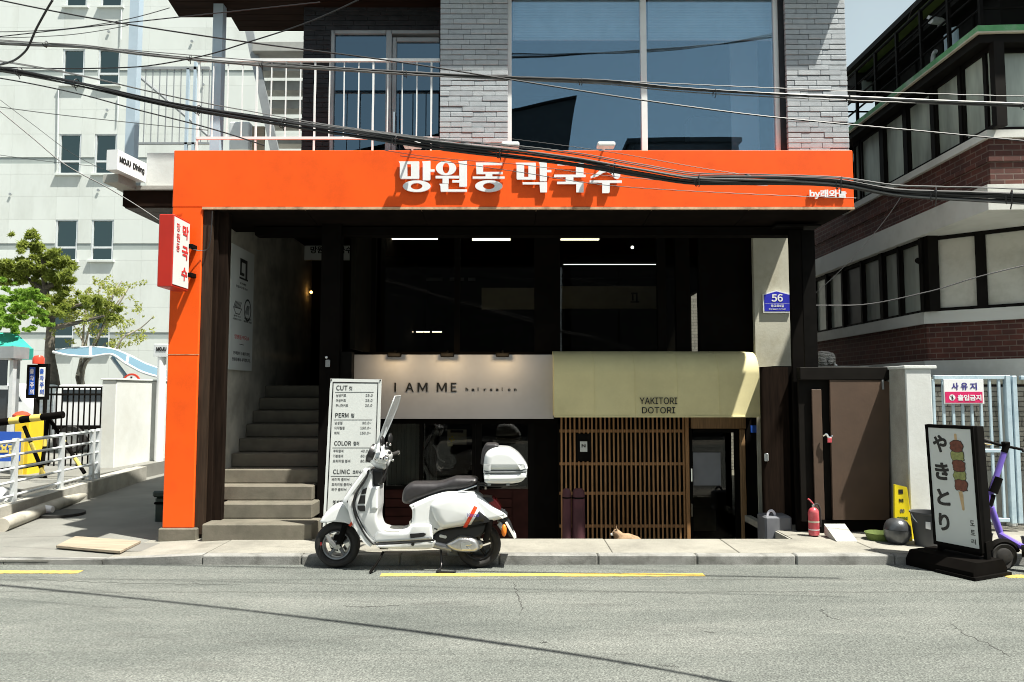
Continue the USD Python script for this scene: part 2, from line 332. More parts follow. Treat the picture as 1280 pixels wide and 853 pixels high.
D("orange_trim", (.55, .36, .22), .6, var=.25, scale=8, dirt=(.16, .1, .06), dscale=6, damt=.8)
D("dark_wood", (0.013, 0.008, 0.0055), 0.85, var=.45, scale=3, stretch=(9, 9, .7), bump=.25, bscale=14, spec=0.06)
D("jamb_wood", (0.035, 0.022, 0.014), .55, var=.4, scale=3, stretch=(14, 14, .8), bump=.25, bscale=14, spec=0.2)
D("black_metal", (0.005, 0.0045, 0.004), 0.6, var=.3, scale=9, bump=.03, spec=0.05)
D("black_paint", (0.005, 0.0042, 0.0036), 0.85, var=.3, scale=4, bump=.05, spec=0.04)
D("soffit_dark", (.008, .006, .005), 0.85, var=.3, spec=0.04)
D("canopy_brown", (0.014, 0.008, 0.0055), 0.85, var=.35, scale=2, stretch=(1, 6, 1), spec=0.06)
D("plaster_dark", (.44, .42, .36), .85, var=.3, scale=2.5, bump=.2, bscale=18, dirt=(.1, .1, .085), damt=.6)
D("concrete", (.36, .35, .31), .85, var=.18, scale=3, bump=.25, bscale=40, dirt=(.2, .19, .16), damt=.6, fine=.15)
D("concrete_light", (0.38, 0.38, 0.35), .85, var=.14, scale=2, bump=.2, bscale=40, dirt=(.33, .32, .29), damt=.5, fine=.12)
D("sidewalk", (.25, .24, .205), .88, var=.16, scale=1.6, bump=.25, bscale=60, dirt=(.13, .125, .105), dscale=2.6, damt=.6, fine=.16)
D("kerb_granite", (0.25, 0.25, 0.235), .8, var=.2, scale=5, bump=.3, bscale=80, fine=.3, fscale=180, dirt=(.07, .07, .06), dscale=3.5, damt=.7)
D("alley_concrete", (0.18, 0.18, 0.162), .9, var=.2, scale=1.2, bump=.3, bscale=50, dirt=(.16, .155, .14), dscale=1.8, damt=.65, fine=.2)
D("earth", (.2, .19, .16), .95, var=.3)
D("stair_stone", (0.125, 0.115, 0.088), .75, var=.22, scale=5, bump=.15, bscale=50, dirt=(.17, .15, .12), dscale=4, damt=.7)
D("yellow_line", (0.55, 0.39, 0.08), .85, var=.2, scale=9, dirt=(.16, .155, .12), dscale=18, damt=.85, fine=.3)
D("white_letter", (.78, .79, .8), .4, var=.03)
D("lilac_plate", (.7, .68, .74), .5, var=.04)
D("black_letter", (.012, .012, .012), .5, var=0)
D("grey_letter", (.12, .12, .12), .5, var=0)
D("red_letter", (.55, .03, .03), .5, var=0)
D("navy_letter", (.05, .04, .22), .5, var=0)
D("sign_red", (.42, .022, .012), .4, var=.08, scale=3)
D("magenta", (.6, .02, .12), .45, var=.05)
D("white_plastic", (.78, .79, .79), .35, var=.03)
D("white_board", (0.64, 0.67, 0.65), .45, var=.04, scale=2)
D("salon_panel", (.43, .43, .45), .5, var=.05, scale=1.2, dirt=(.3, .3, .31), damt=.3)
D("awning_cloth", (0.7, 0.635, 0.35), .75, var=.07, scale=1.5, bump=.06, bscale=9, dirt=(.52, .46, .24), dscale=1.1, damt=.4, fine=.05)
D("slat_wood", (.3, .155, .06), .55, var=.3, scale=4, stretch=(20, 20, 1), bump=.1)
D("slat_wood_two", (.36, .19, .08), .55, var=.3, scale=4, stretch=(20, 20, 1), bump=.1)
D("door_wood", (.25, .15, .07), .55, var=.3, scale=4, stretch=(16, 16, 1), bump=.1)
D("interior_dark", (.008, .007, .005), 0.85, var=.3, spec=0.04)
D("interior_red", (0.035, 0.012, 0.01), 0.85, var=.3, spec=0.12)
D("interior_cloth", (0.5, 0.47, 0.38), .85, var=.1)
D("maroon_cover", (.075, .022, .03), .7, var=.25, bump=.1)
D("grey_fabric", (.12, .125, .14), .8, var=.2, scale=3)
D("blind_blue", (.78, .84, .84), .7, var=.1)
D("curtain", (.3, .34, .36), .8, var=.15, stretch=(8, 8, .5))
D("lamp_warm", (1, .93, .7), emit=2.2, var=0)
D("lamp_amber", (1, .5, .12), emit=4.0, var=0)
D("lamp_white", (1, 1, .95), emit=3.5, var=0)
D("upper_brick", (0.37, 0.4, 0.425), .6, var=0.1, scale=14, bump=.3, bscale=90, fine=0.22, fscale=230)
D("upper_brick_two", (0.34, 0.365, 0.39), .6, var=0.1, scale=14, bump=.3, bscale=90, fine=0.22, fscale=230)
D("upper_brick_three", (0.4, 0.425, 0.445), .6, var=0.1, scale=14, bump=.3, bscale=90, fine=0.22, fscale=230)
D("dark_brick", (.03, .033, .038), 0.85, var=.25, scale=10, bump=.3, fine=.3, fscale=200, spec=0.12)
D("mortar", (.12, .12, .125), .9, var=.2)
D("white_frame", (.72, .74, .74), .4, var=.05)
D("blue_post", (.4, .5, .58), .45, var=.06)
D("grey_steel", (.3, .32, .33), .45, .3, var=.12)
D("light_steel", (.62, .65, .66), .4, .2, var=.08)
D("office_wall", (0.58, 0.615, 0.59), .85, var=.05, scale=.6, bump=.05, dirt=(.42, .44, .4), dscale=.7, damt=.45, stretch=(1, 1, .35))
D("office_wall_two", (0.565, 0.6, 0.575), .85, var=.05, scale=.6, bump=.05, dirt=(.4, .42, .385), dscale=.9, damt=.4, stretch=(1, 1, .35))
D("office_band", (.3, .34, .33), .85, var=.1, scale=1)
D("white_wall", (0.62, 0.64, 0.62), .85, var=.06, scale=1.2, bump=.15, bscale=25, dirt=(.48, .48, .44), dscale=1.4, damt=.45, fine=.06)
D("beam_white", (.66, .66, .62), .8, var=.06, scale=1, dirt=(.42, .42, .37), dscale=1.1, damt=.5, bump=.1, bscale=30)
D("window_board", (.66, .65, .58), .7, var=.06, scale=.8, dirt=(.36, .35, .28), dscale=1.6, damt=.6)
D("window_grey", (0.33, 0.36, 0.32), .35, stretch=(3, 3, .6), var=0.55, scale=.7, spec=.8)
D("window_green", (0.42, 0.47, 0.4), .3, stretch=(3, 3, .6), var=0.5, scale=.8, spec=.8)
D("window_dark", (.05, .05, .045), .4, var=.3)
D("frame_dark", (0.009, 0.0078, 0.0066), 0.6, var=.2, spec=0.08)
D("penthouse", (0.012, 0.0115, 0.011), 0.7, var=.3, scale=2, spec=0.1)
D("green_edge", (.09, .32, .12), .6, var=.3, scale=4, dirt=(.4, .45, .4), dscale=3, damt=.7)
D("gate_brown", (0.075, 0.045, 0.028), .7, var=.22, scale=1.4, dirt=(.055, .034, .022), dscale=1.8, damt=.6, bump=.12, bscale=12)
D("gate_blue", (0.44, 0.555, 0.62), .5, var=.1, scale=4, dirt=(.2, .3, .38), dscale=5, damt=.5)
D("block_stone", (.48, .45, .38), .9, var=.2, scale=8, bump=.4, bscale=50)
D("block_stone_two", (.4, .38, .32), .9, var=.2, scale=8, bump=.4, bscale=50)
D("block_cap", (.52, .49, .38), .9, var=.15, scale=6, bump=.3)
D("scooter_white", (0.72, 0.74, 0.74), .18, var=.02, scale=2, spec=.6, coat=.5)
D("scooter_grey", (.3, .31, .32), .35, var=.1, metal=.4)
D("scooter_stripe", (.75, .06, .015), .3, var=.02)
D("scooter_black", (.014, .014, .015), .38, var=.2)
D("seat_leather", (.03, .028, .03), .42, var=.25, scale=20, bump=.12, bscale=160)
D("rubber", (.018, .017, .016), .75, var=.3, scale=20, bump=.1)
D("chrome", (.75, .75, .74), .12, 1.0, var=.03)
D("alloy", (.55, .55, .54), .35, .9, var=.15, scale=20)
D("tail_red", (.25, .012, .015), .15, var=.1)
D("indicator_orange", (.8, .2, .02), .2, var=.05)
D("ext_red", (0.5, 0.07, 0.09), .3, var=.1, scale=8, dirt=(.65, .25, .25), dscale=9, damt=.4)
D("wet_yellow", (.75, .6, .015), .4, var=.06)
D("ball_grey", (.09, .095, .1), .3, .6, var=.35, scale=7, bump=.1)
D("moss_green", (.1, .14, .03), .8, var=.2)
D("bin_grey", (.06, .062, .064), .6, var=.2)
D("plastic_grey", (.2, .21, .23), .55, var=.1)
D("violet", (.19, .13, .55), .35, var=.06, coat=.3)
D("brand_blue", (.02, .025, .42), .4, var=.08)
D("meat", (.16, .045, .025), .5, var=.4, scale=40)
D("leek", (.28, .3, .1), .5, var=.3, scale=40)
D("skewer", (.55, .38, .2), .5, var=.15, scale=30)
D("wire_black", (.012, .012, .013), .5, var=.3)
D("wire_grey", (.14, .14, .14), .5, var=.3)
D("barrier_yellow", (.72, .56, .12), .5, var=.1)
D("machine_yellow", (.75, .52, .02), .45, var=.08)
D("sign_blue", (.02, .09, .45), .45, var=.06)
D("teal_cloth", (.03, .34, .27), .6, var=.1)
D("beacon_red", (.65, .06, .03), .3, var=.06)
D("car_white", (.75, .76, .77), .25, var=.03, coat=.4)
D("car_glass", (.02, .025, .03), .08, var=.1, spec=.8)
D("bark", (.1, .085, .065), .9, var=.35, scale=12, bump=.5)
D("pale_bark", (.3, .27, .22), .9, var=.25, scale=12, bump=.4)
D("pipe_pvc", (.42, .4, .34), .6, var=.15, scale=3, dirt=(.2, .19, .15), dscale=4, damt=.6)
D("board_wood", (.29, .245, .18), .8, var=.2, scale=3, stretch=(1, 9, 9))
D("cat_grey", (.3, .28, .25), .9, var=.4, scale=30, bump=.4, bscale=200)
D("cat_tan", (.3, .2, .12), .9, var=.35, scale=25, bump=.4, bscale=200)
D("bin_green", (.02, .035, .028), .5, var=.2)
D("opposite_wall", (.03, .03, .03), .8, var=.2)
D("opposite_pale", (.5, .5, .48), .8, var=.1)
D("tread_grey", (.33, .34, .32), .6, var=.15)
D("crack_dark", (.055, .056, .052), .95, var=.2)
D("scuff_pale", (.24, .245, .235), .9, var=.3, scale=14, fine=.3)
D("pale_screen", (.6, .72, .76), .6, var=.05)
D("stained_plaster", (.47, .46, .38), .88, var=.1, scale=1.5, bump=.2, bscale=25, dirt=(.3, .27, .18), dscale=2.0, damt=.6, fine=.08)
rng = np.random.default_rng(7); random.seed(7)
# ============================================================= the ground
YK, YF = 7.52, 8.42                      # kerb face, shop front
ZS = .095                                # pavement height
g = Polygon([(-90, -60), (90, -60), (90, 140), (-90, 140)]).difference(sbox(-1.95, 8.36, 3.12, 10.95))
top = Pl((0, 0, 0), (1, 0, 0), (0, 1, 0))
single("ground", top.ext(g, -.3, -.004), "earth", kind="structure")
single("road", bx(-40, 40, -4.2, YK + .05, -.2, 0), "asphalt", kind="structure")
sw = structure("pavement")
part(sw, "slab_bed", top.ext(Polygon([(-3.1, YK + .13), (13, YK + .13), (13, 9.3), (3.14, 9.3), (3.14, 8.36), (-1.97, 8.36), (-1.97, 8.75), (-3.1, 8.75)]), -.02, ZS - .012), "sidewalk")
xs = [-3.1, -1.86, -.42, 1.02, 2.31, 3.75, 5.2, 6.6, 8.0, 9.4]
for a, b in zip(xs[:-1], xs[1:]):
    part(sw, "paving_slab", cbx(a + .004, b - .004, YK + .125, 8.35 if a < 3 else 9.2, 0, ZS + rng.uniform(-.002, .002), .006), "sidewalk")
kb = structure("kerb")
for k in range(17):
    x0 = -3.1 + .99 * k
    part(kb, "kerb_stone", cbx(x0 + .004, x0 + .986, YK + rng.uniform(-.004, .004), YK + .122, -.1, ZS + rng.uniform(-.003, .004), .012), "kerb_granite")
def wedge(x0, x1, z0, z1, y0, y1):
    v = np.array([[x0, y0, -.1], [x1, y0, -.1], [x1, y1, -.1], [x0, y1, -.1], [x0, y0, z0], [x1, y0, z1], [x1, y1, z1], [x0, y1, z0]], float)
    return v, np.array([[0, 3, 2, 1], [4, 5, 6, 7], [0, 1, 5, 4], [1, 2, 6, 5], [2, 3, 7, 6], [3, 0, 4, 7]])
for k in range(12):
    x1 = -3.1 - .99 * k; z1 = max(.05, ZS - .05 * k); z0 = max(.05, ZS - .05 * (k + 1))
    part(kb, "kerb_stone", wedge(x1 - .986, x1 - .004, z0, z1, YK, YK + .122), "kerb_granite")
al = structure("alley")
part(al, "alley_surface", bx(-30, -4.0, YK + .13, 40, -.25, .044), "alley_concrete")
part(al, "concrete_apron", wedge(-4.1, -3.104, .046, ZS - .002, YK + .13, 8.9), "sidewalk")
# a thin skin of cracked patching and a board lying in the alley mouth
for (a, b, c, d), zz in (((0, 640, 60, 700), .047), ((150, 672, 205, 690), .056)):
    q = [G(a, d, .05), G(c, d, .05), G(c - 5, b + (d - b) * .4, .05), G(a + 8, b + (d - b) * .45, .05)]
    part(al, "concrete_patch", top.ext(Polygon([(p[0], p[1]) for p in q]), .03, zz), "alley_concrete")
single("board", top.ext(Polygon([tuple(G(*p, .07)[:2]) for p in ((70, 684), (150, 691), (176, 678), (94, 672))]), .062, .085), "board_wood", "flat weathered wooden board lying across the alley mouth left of the orange pillar", "board")
rd_ = structure("road_cracks")
def crack(pts, w, seed):
    r = np.random.default_rng(seed); p = curve([G(*q) for q in pts], 26)[:, :2]; t = np.gradient(p, axis=0); t /= np.linalg.norm(t, axis=1, keepdims=True); nn = np.stack([-t[:, 1], t[:, 0]], 1)
    p = p + nn * r.normal(0, .012, (26, 1)); ww = .7 * w * np.sin(np.linspace(.15, 3.0, 26))[:, None] * r.uniform(.4, 1.2, (26, 1))
    part(rd_, "crack", top.ext(Polygon(np.vstack([p + nn * ww, (p - nn * ww)[::-1]])).buffer(0), .0006, .0022), "crack_dark")
for i_, (pts, w) in enumerate((([(644, 728), (646, 742), (651, 752), (650, 770)], .009), ([(1190, 780), (1215, 797), (1240, 808), (1262, 822)], .006), ([(1028, 762), (1035, 771), (1050, 775)], .005), ([(40, 724), (150, 729), (300, 731)], .004), ([(820, 832), (850, 834)], .008), ([(880, 790), (895, 791)], .008), ([(675, 804), (684, 803)], .01), ([(430, 757), (460, 759), (500, 757)], .011))): crack(pts, w, 40 + i_)
yl = thing("road_marking", None, None, kind="structure")
for x0, x1, y in ((-60, 100, 715.5), (476, 880, 719), (1256, 1330, 721)):
    c = G((x0 + x1) / 2, y); a, b = G(x0, y)[0], G(x1, y)[0]
    xsn = np.linspace(a, b, 40); up = c[1] + .055 + rng.uniform(-.008, .008, 40); lo = c[1] - .055 + rng.uniform(-.008, .008, 40)
    part(yl, "yellow_line", top.ext(Polygon(list(zip(xsn, lo)) + list(zip(xsn[::-1], up[::-1]))), .001, .004), "yellow_line")

# ============================================================= the shop building
B = thing("shop_building", "low dark building with bright orange fascia, grey brick upper storey and big upstairs window", "building", (0, 9, 0))
XL, XR = -3.93, 3.96
ZT, ZB = P(640, 188, YF)[2], P(640, 259, YF)[2]
XI = P(249, 400, YF)[0]                  # inner side of the orange pillar
band = part(B, "orange_fascia", cbx(XL, XR, YF, YF + .22, ZB, ZT, .008), "orange_paint")
part(B, "fascia_drip_edge", bx(XI, XR - .004, YF - .012, YF + .1, ZB - .028, ZB - .002), "orange_trim")
part(B, "orange_pillar", cbx(XL + .002, XI, YF + .002, YF + .45, .2, ZB - .002, .008), "orange_paint")
part(B, "pillar_joint", bx(XL, XI + .002, YF - .001, YF + .02, 2.146, 2.153), "orange_trim")
part(B, "pillar_base", cbx(XL - .03, XI + .05, YF - .03, YF + .46, 0, .2, .012), "stair_stone")
# the sloping soffit under the fascia, in panels
sx = [XI, -2.4, -1.05, .28, 1.62, 2.75, XR - .02]
for a, b in zip(sx[:-1], sx[1:]):
    v = np.array([[a + .003, YF + .03, ZB - .03], [b - .003, YF + .03, ZB - .03], [b - .003 if b < 3.8 else b - .16, 9.3, ZB - .1], [a + .003, 9.3, ZB - .1],
                  [a + .003, YF + .03, ZB - .01], [b - .003, YF + .03, ZB - .01], [b - .003 if b < 3.8 else b - .16, 9.3, ZB - .07], [a + .003, 9.3, ZB - .07]])
    part(B, "soffit_panel", (v, np.array([[0, 3, 2, 1], [4, 5, 6, 7], [0, 1, 5, 4], [1, 2, 6, 5], [2, 3, 7, 6], [3, 0, 4, 7]])), "soffit_dark")
part(B, "floor_slab", bx(XL + .25, XR - .25, 9.3, 16.4, 4.2, ZT - .1), "soffit_dark")
part(B, "front_beam", bx(XI + .4, 3.6, 9.02, 9.2, ZB - .2, ZB - .1), "black_paint")
# jambs by the stair, posts, recess
part(B, "wood_jamb", pbx(243, 262, 261, 668, YF + .03, YF + .12), "jamb_wood")
part(B, "wood_jamb", pbx(262, 262, 268, 664, YF + .07, YF + .16), "dark_wood")
part(B, "wood_jamb", pbx(269, 262, 281, 660, YF + .11, YF + .2), "dark_wood")
part(B, "black_post", pbx(399, 270, 423, 675, 8.95, 9.12), "black_paint")
part(B, "black_post_lower", pbx(424, 440, 438, 675, 8.99, 9.14), "black_metal")
part(B, "black_post", pbx(992, 288, 1006, 675, 8.86, 8.92), "black_paint")
part(B, "black_post", pbx(1007, 288, 1023.5, 675, 8.9, 8.97), "black_metal")
part(B, "post_cap_plate", bx(3.2, 3.75, 8.84, 9.18, ZB - .125, ZB - .105), "black_metal")
# stair well: left wall, right wall, back with the upper door
XSL, XSR = -3.52, -2.05
part(B, "stair_wall", bx(XSL - .2, XSL, YF + .46, 13.0, 0, 4.2), "plaster_dark")
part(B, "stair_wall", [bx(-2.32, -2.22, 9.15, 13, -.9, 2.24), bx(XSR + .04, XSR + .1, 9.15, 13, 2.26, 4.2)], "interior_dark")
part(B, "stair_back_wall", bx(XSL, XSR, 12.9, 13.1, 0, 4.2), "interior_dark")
stair = part(B, "staircase", bx(XSL, XSR, 8.6, 12.9, -.1, .1), "stair_stone")
Ys = [8.28, 8.62, 8.87, 9.1, 9.34, 9.58, 9.82, 10.06, 10.3, 10.54]
for k, y in enumerate(Ys):
    z = ZS + .172 * (k + 1)
    x0 = [-3.42, P(273, 640, 8.62)[0]][k] if k < 2 else XSL + .003
    part(stair, "step", cbx(x0 if k else P(252, 660, 8.28)[0], P(390, 650, y)[0] if k < 3 else -2.225, y, y + (.42 if k < 9 else 2.3), z - .17 if k else 0.0, z, .012), "stair_stone")
# shop pit floor, side walls, shop walls
part(B, "pit_floor", bx(-1.95, 3.12, 8.36, 10.95, -.95, -.85), "concrete")
part(B, "pit_wall", bx(-1.95, 3.12, 8.36, 8.42, -.9, ZS - .02), "concrete")
part(B, "pit_wall", bx(-2.05, -1.95, 8.36, 10.9, -.9, ZS - .02), "concrete")
part(B, "pit_wall", bx(3.12, 3.2, 8.36, 10.9, -.9, ZS - .02), "concrete")
YS = 10.22
# salon front
part(B, "salon_wall", pbx(437, 524, 481, 690, YS, YS + .15), "black_paint")
part(B, "salon_wall", pbx(481, 612, 690, 760, YS + .005, YS + .15), "interior_red")
for k in range(5):
    part(B, "salon_plank", pbx(481, 613 + 11 * k, 640, 623 + 11 * k, YS - .015, YS + .004, .004), "interior_red")
f = part(B, "salon_window_frame", [pbx(478, 524, 482, 612, YS, YS + .08), pbx(524, 524, 528, 612, YS, YS + .08), pbx(590, 524, 594, 612, YS, YS + .08), pbx(482, 608, 524, 612, YS + .002, YS + .08), pbx(528, 608, 590, 612, YS + .002, YS + .08)], "black_metal")
part(f, "pane", pbx(482, 524, 524, 608, YS + .03, YS + .036), "shop_glass")
part(f, "pane", pbx(528, 524, 590, 608, YS + .03, YS + .036), "shop_glass")
dr = part(B, "salon_door", [pbx(594, 524, 602, 760, YS, YS + .08), pbx(660, 524, 668, 760, YS, YS + .08), pbx(602, 524, 660, 530, YS + .002, YS + .08)], "black_metal")
part(dr, "pane", pbx(602, 530, 660, 760, YS + .03, YS + .036), "shop_glass")
part(dr, "door_handle", pbx(606, 570, 608, 612, YS - .06, YS - .04), "chrome")
part(B, "salon_wall", pbx(668, 524, 698, 760, YS, YS + .15), "black_paint")
part(B, "salon_room", [bx(-1.95, .62, 12.6, 12.7, -.9, 1.9), bx(-1.95, .35, YS + .2, 12.6, -.92, -.86), bx(.62, .7, YS + .16, 12.7, -.9, 1.9), bx(-1.95, .62, YS + .16, 12.7, 1.9, 1.95)], "interior_dark")
for k in range(7):
    x = 484 + 6 * k
    part(B, "curtain_fold", pbx(x, 527, x + 5.6, 606, YS + .12 + .012 * (k % 2), YS + .15 + .012 * (k % 2), .006), "curtain")
# the upper shop (restaurant) front
YR = 10.18
zr0, zr1 = P(640, 440, YR)[2], P(640, 290, YR)[2]
part(B, "dark_spandrel", [bx(-1.95, 3.14, YR, YR + .12, P(640, 530, YR)[2], zr0), bx(-1.95, 3.14, YR, YR + .12, zr1 + .002, 4.3)], "black_paint")
mull = [(437, 470), (568, 575), (668, 700), (822, 832), (845, 862), (874, 951)]
for a, b in mull:
    part(B, "window_mullion", bx(P(a, 360, YR)[0], P(b, 360, YR)[0], YR - .02, YR + .1, zr0, zr1), "black_paint")
for (a, b) in ((470, 568), (575, 668), (700, 822), (832, 845), (862, 874)):
    part(B, "window_pane", bx(P(a, 360, YR)[0], P(b, 360, YR)[0], YR + .03, YR + .036, zr0, zr1), "shop_glass")
part(B, "dining_room", [bx(-1.93, -1.86, YR + .2, 16, 1.28, 4.2), bx(-1.93, 3.9, 16, 16.1, 1.2, 4.2), bx(-1.93, 3.9, YR + .2, 16, 1.2, 1.28), bx(3.7, 3.8, YR + .2, 14.7, 1.28, 4.2), bx(3.7, 3.8, 14.7, 16, 1.28, 2.4), bx(3.7, 3.8, 14.7, 16, 3.75, 4.2)], "interior_dark")
part(B, "room_banner", pbx(700, 358, 824, 386, 13.5, 13.53), "interior_cloth")
part(B, "room_banner", pbx(602, 360, 668, 387, 13.6, 13.63), "interior_cloth")
part(B, "banner_emblem", front(13.49).ext(union_all([pp(q, 13.49) for q in ([(789, 366), (797, 366), (797, 368), (789, 368)], [(790, 368), (792, 368), (792, 376), (790, 376)], [(795, 366), (797, 366), (797, 377), (795, 377)], [(788, 377), (799, 377), (799, 378.5), (788, 378.5)])]), 0, .004), "black_letter")
for a, b in ((481, 502), (504, 525), (530, 553), (562, 580), (585, 594)):
    part(B, "wall_frame", pbx(a, 340, b, 351, 15.9, 15.95), "plastic_grey")
part(B, "kitchen_counter", bx(-1.6, 2.5, 13.9, 14.6, 1.28, 2.2), "interior_red")
for k in range(9):
    part(B, "dining_chair_back", bx(-1.2 + .55 * k, -.85 + .55 * k, 11.6 + .3 * (k % 3), 11.64 + .3 * (k % 3), 1.3, 2.25), "interior_red")
# ---- the upper storey: brick columns, window, dark recess with balcony door
YB = 8.56
COUNT = [0]
def brick_field(parent, x0, x1, z0, z1, Y, depth, w, h, mats, joint=.008, rough_bond=True, seed=1, name="brick"):
    r = np.random.default_rng(seed); n = int(round((z1 - z0) / h)); h = (z1 - z0) / n
    for i in range(n):
        x = x0 - (0 if i % 2 == 0 else w * r.uniform(.35, .65)); z = z0 + i * h
        while x < x1 - .01:
            a, b = max(x, x0), min(x + w * (r.uniform(.93, 1.07) if rough_bond else 1), x1); x = x + (b - x)
            if x1 - b < .07: b = x1; x = x1
            if b - a < .03: continue
            part(parent, name, cbx(a + joint * .2, b - joint * .2, Y - r.uniform(0, .009), Y + depth, z + joint * .5, z + h - joint * .5, .004), mats[int(r.integers(len(mats)))]); COUNT[0] += 1
ub = ["upper_brick", "upper_brick", "upper_brick_two", "upper_brick_three"]
xa, xb = P(550, 100, YB)[0], P(635, 100, YB)[0]
xc, xd = P(983, 100, YB)[0], P(1059, 100, YB)[0]
ZTOP = 6.62
zb1 = ZT + .006
for (a, b, sd) in ((xa, xb, 1), (xc, xd, 2)):
    col = part(B, "brick_column", bx(a + .004, b - .004, YB + .012, 9.7, zb1 - .05, 7.2), "mortar")
    brick_field(col, a, b, zb1, ZTOP, YB, .05, .262, .0628, ub, seed=sd)
part(B, "eave_beam", bx(-1.0, XR + .06, YB - .26, YB + 1.1, 6.64, 7.3), "mortar")
# right flank of the column and the body behind
part(B, "upper_body", [bx(xd - .3, xd - .006, YB + .3, 16, ZT, 7.2), bx(xa, xd, 13.2, 13.4, ZT, 7.2)], "dark_brick")
part(B, "upper_floor", bx(xa - 2.6, xd, YF + .22, 13.2, ZT - .12, ZT - .003), "mortar")
YW = 8.66
for a, c_ in ((634.5, 639.5), (801, 808.5), (968, 974)): part(B, "window_frame", pbx(a, -40, c_, 190, YW - .03, YW + .06, .004), "white_frame")
part(B, "window_reveal", pbx(974.5, -40, 984, 190, YW - .06, YW + .3), "dark_brick")
zl, zh = ZT + .004, 6.6
part(B, "upper_pane", bx(P(639.5, 100, YW)[0], P(801, 100, YW)[0], YW, YW + .008, zl, zh), "upper_glass")
part(B, "upper_pane", bx(P(808.5, 100, YW)[0], P(968, 100, YW)[0], YW, YW + .008, zl, zh), "upper_glass")
for k, (a, b) in enumerate(((641, 800), (810, 966))):
    bl = part(B, "window_blind", pbx(a, 47.5, b, 50, YW + .12, YW + .15), "white_frame")
    for j in range(17):
        part(bl, "blind_slat", pbx(a, 47 - 3.1 * j - 2.6, b, 47 - 3.1 * j, YW + .125, YW + .14), "blind_blue")
part(B, "upper_room", [bx(xb + .0, xb + .05, 8.9, 12.8, ZT, 6.95), bx(xc - .05, xc, 8.9, 12.8, ZT, 6.95), bx(xb, xc, 12.8, 12.9, ZT, 7), bx(xb, xc, 8.8, 12.8, 6.95, 7.05)], "interior_dark")
part(B, "pale_screen", pbx(914, 52, 966, 190, 9.4, 9.43), "pale_screen")
part(B, "upper_sofa", pbx(793, 176, 930, 200, 9.6, 10.3, .05), "scooter_black")
part(B, "upper_cabinet", pbx(862, 146, 932, 196, 10.6, 10.9, .02), "plastic_grey")
# recess left of the brick column
YD = 9.05
xe = P(378, 110, YD)[0]
rw = part(B, "recess_wall", [bx(xe, P(413, 110, YD)[0], YD + .012, YD + .3, ZT - .1, 6.6), bx(P(413, 110, YD)[0], xa, YD + .012, YD + .3, P(480, 38, YD)[2], 6.6)], "mortar")
db = ["dark_brick"]
brick_field(rw, xe, P(412, 110, YD)[0], zb1, P(480, 38, YD)[2] - .004, YD, .04, .262, .0628, db, seed=3)
brick_field(rw, xe, xa, P(480, 38, YD)[2], 6.6, YD, .04, .262, .0628, db, seed=4)
bd = part(B, "balcony_door", [pbx(413, 38, 417, 190, YD, YD + .1), pbx(482, 38, 489, 190, YD, YD + .1), pbx(417, 38, 482, 42, YD, YD + .1), pbx(489, 38, 549, 42, YD, YD + .1), pbx(490, 47, 495, 190, YD + .01, YD + .08), pbx(495, 47, 549, 52, YD + .01, YD + .08)], "grey_steel")
part(bd, "pane", pbx(417, 42, 482, 190, YD + .04, YD + .047), "balcony_glass")
part(bd, "pane", pbx(495, 52, 549, 190, YD + .04, YD + .047), "balcony_glass")
part(bd, "door_handle", pbx(491.5, 140, 493.5, 166, YD - .04, YD), "chrome")
part(B, "door_room", bx(xe, xa, 11.5, 11.6, ZT, 6.6), "interior_dark")
part(B, "door_room_side", [bx(xe, xe + .08, YD + .3, 11.5, ZT, 6.6), bx(xe, xa, YD + .3, 11.5, 6.52, 6.6)], "interior_dark")
# canopy roof over the balcony, brown boards
zc = 6.58
q = [G(a, b, zc)[:2] for a, b in ((206, -6), (224, 22), (289, 22), (299, 39), (380, 39))]
outline = Polygon([(q[0][0] - .1, 8.58), tuple(q[0]), tuple(q[1]), tuple(q[2]), tuple(q[3]), (xe + .2, q[4][1]), (xe + .2, YD), (xa - .01, YD), (xa - .01, 8.58)])
cn = part(B, "balcony_canopy", top.ext(outline, zc + .02, zc + .35), "canopy_brown")
minx, _, maxx, maxy = outline.bounds
for k in range(9):
    st = outline.intersection(sbox(minx, 8.58 + .16 * k + .004, maxx, 8.58 + .16 * (k + 1) - .004))
    if not st.is_empty: part(cn, "soffit_board", top.ext(st, zc, zc + .019), "canopy_brown")
# two pale blue steel posts
for (a, b, c, Y) in ((159, 171, 188, 9.5), (264, 277, 188, 8.95)):
    ps = part(B, "steel_post", [bx(P((a + b) / 2, 90, Y)[0] - .06, P((a + b) / 2, 90, Y)[0] + .06, Y, Y + .12, ZT - .15, zc if a > 200 else 8.2)], "blue_post")
    part(ps, "post_foot", bx(P((a + b) / 2, 90, Y)[0] - .09, P((a + b) / 2, 90, Y)[0] + .09, Y - .03, Y + .15, ZT - .16, ZT - .02), "grey_steel")
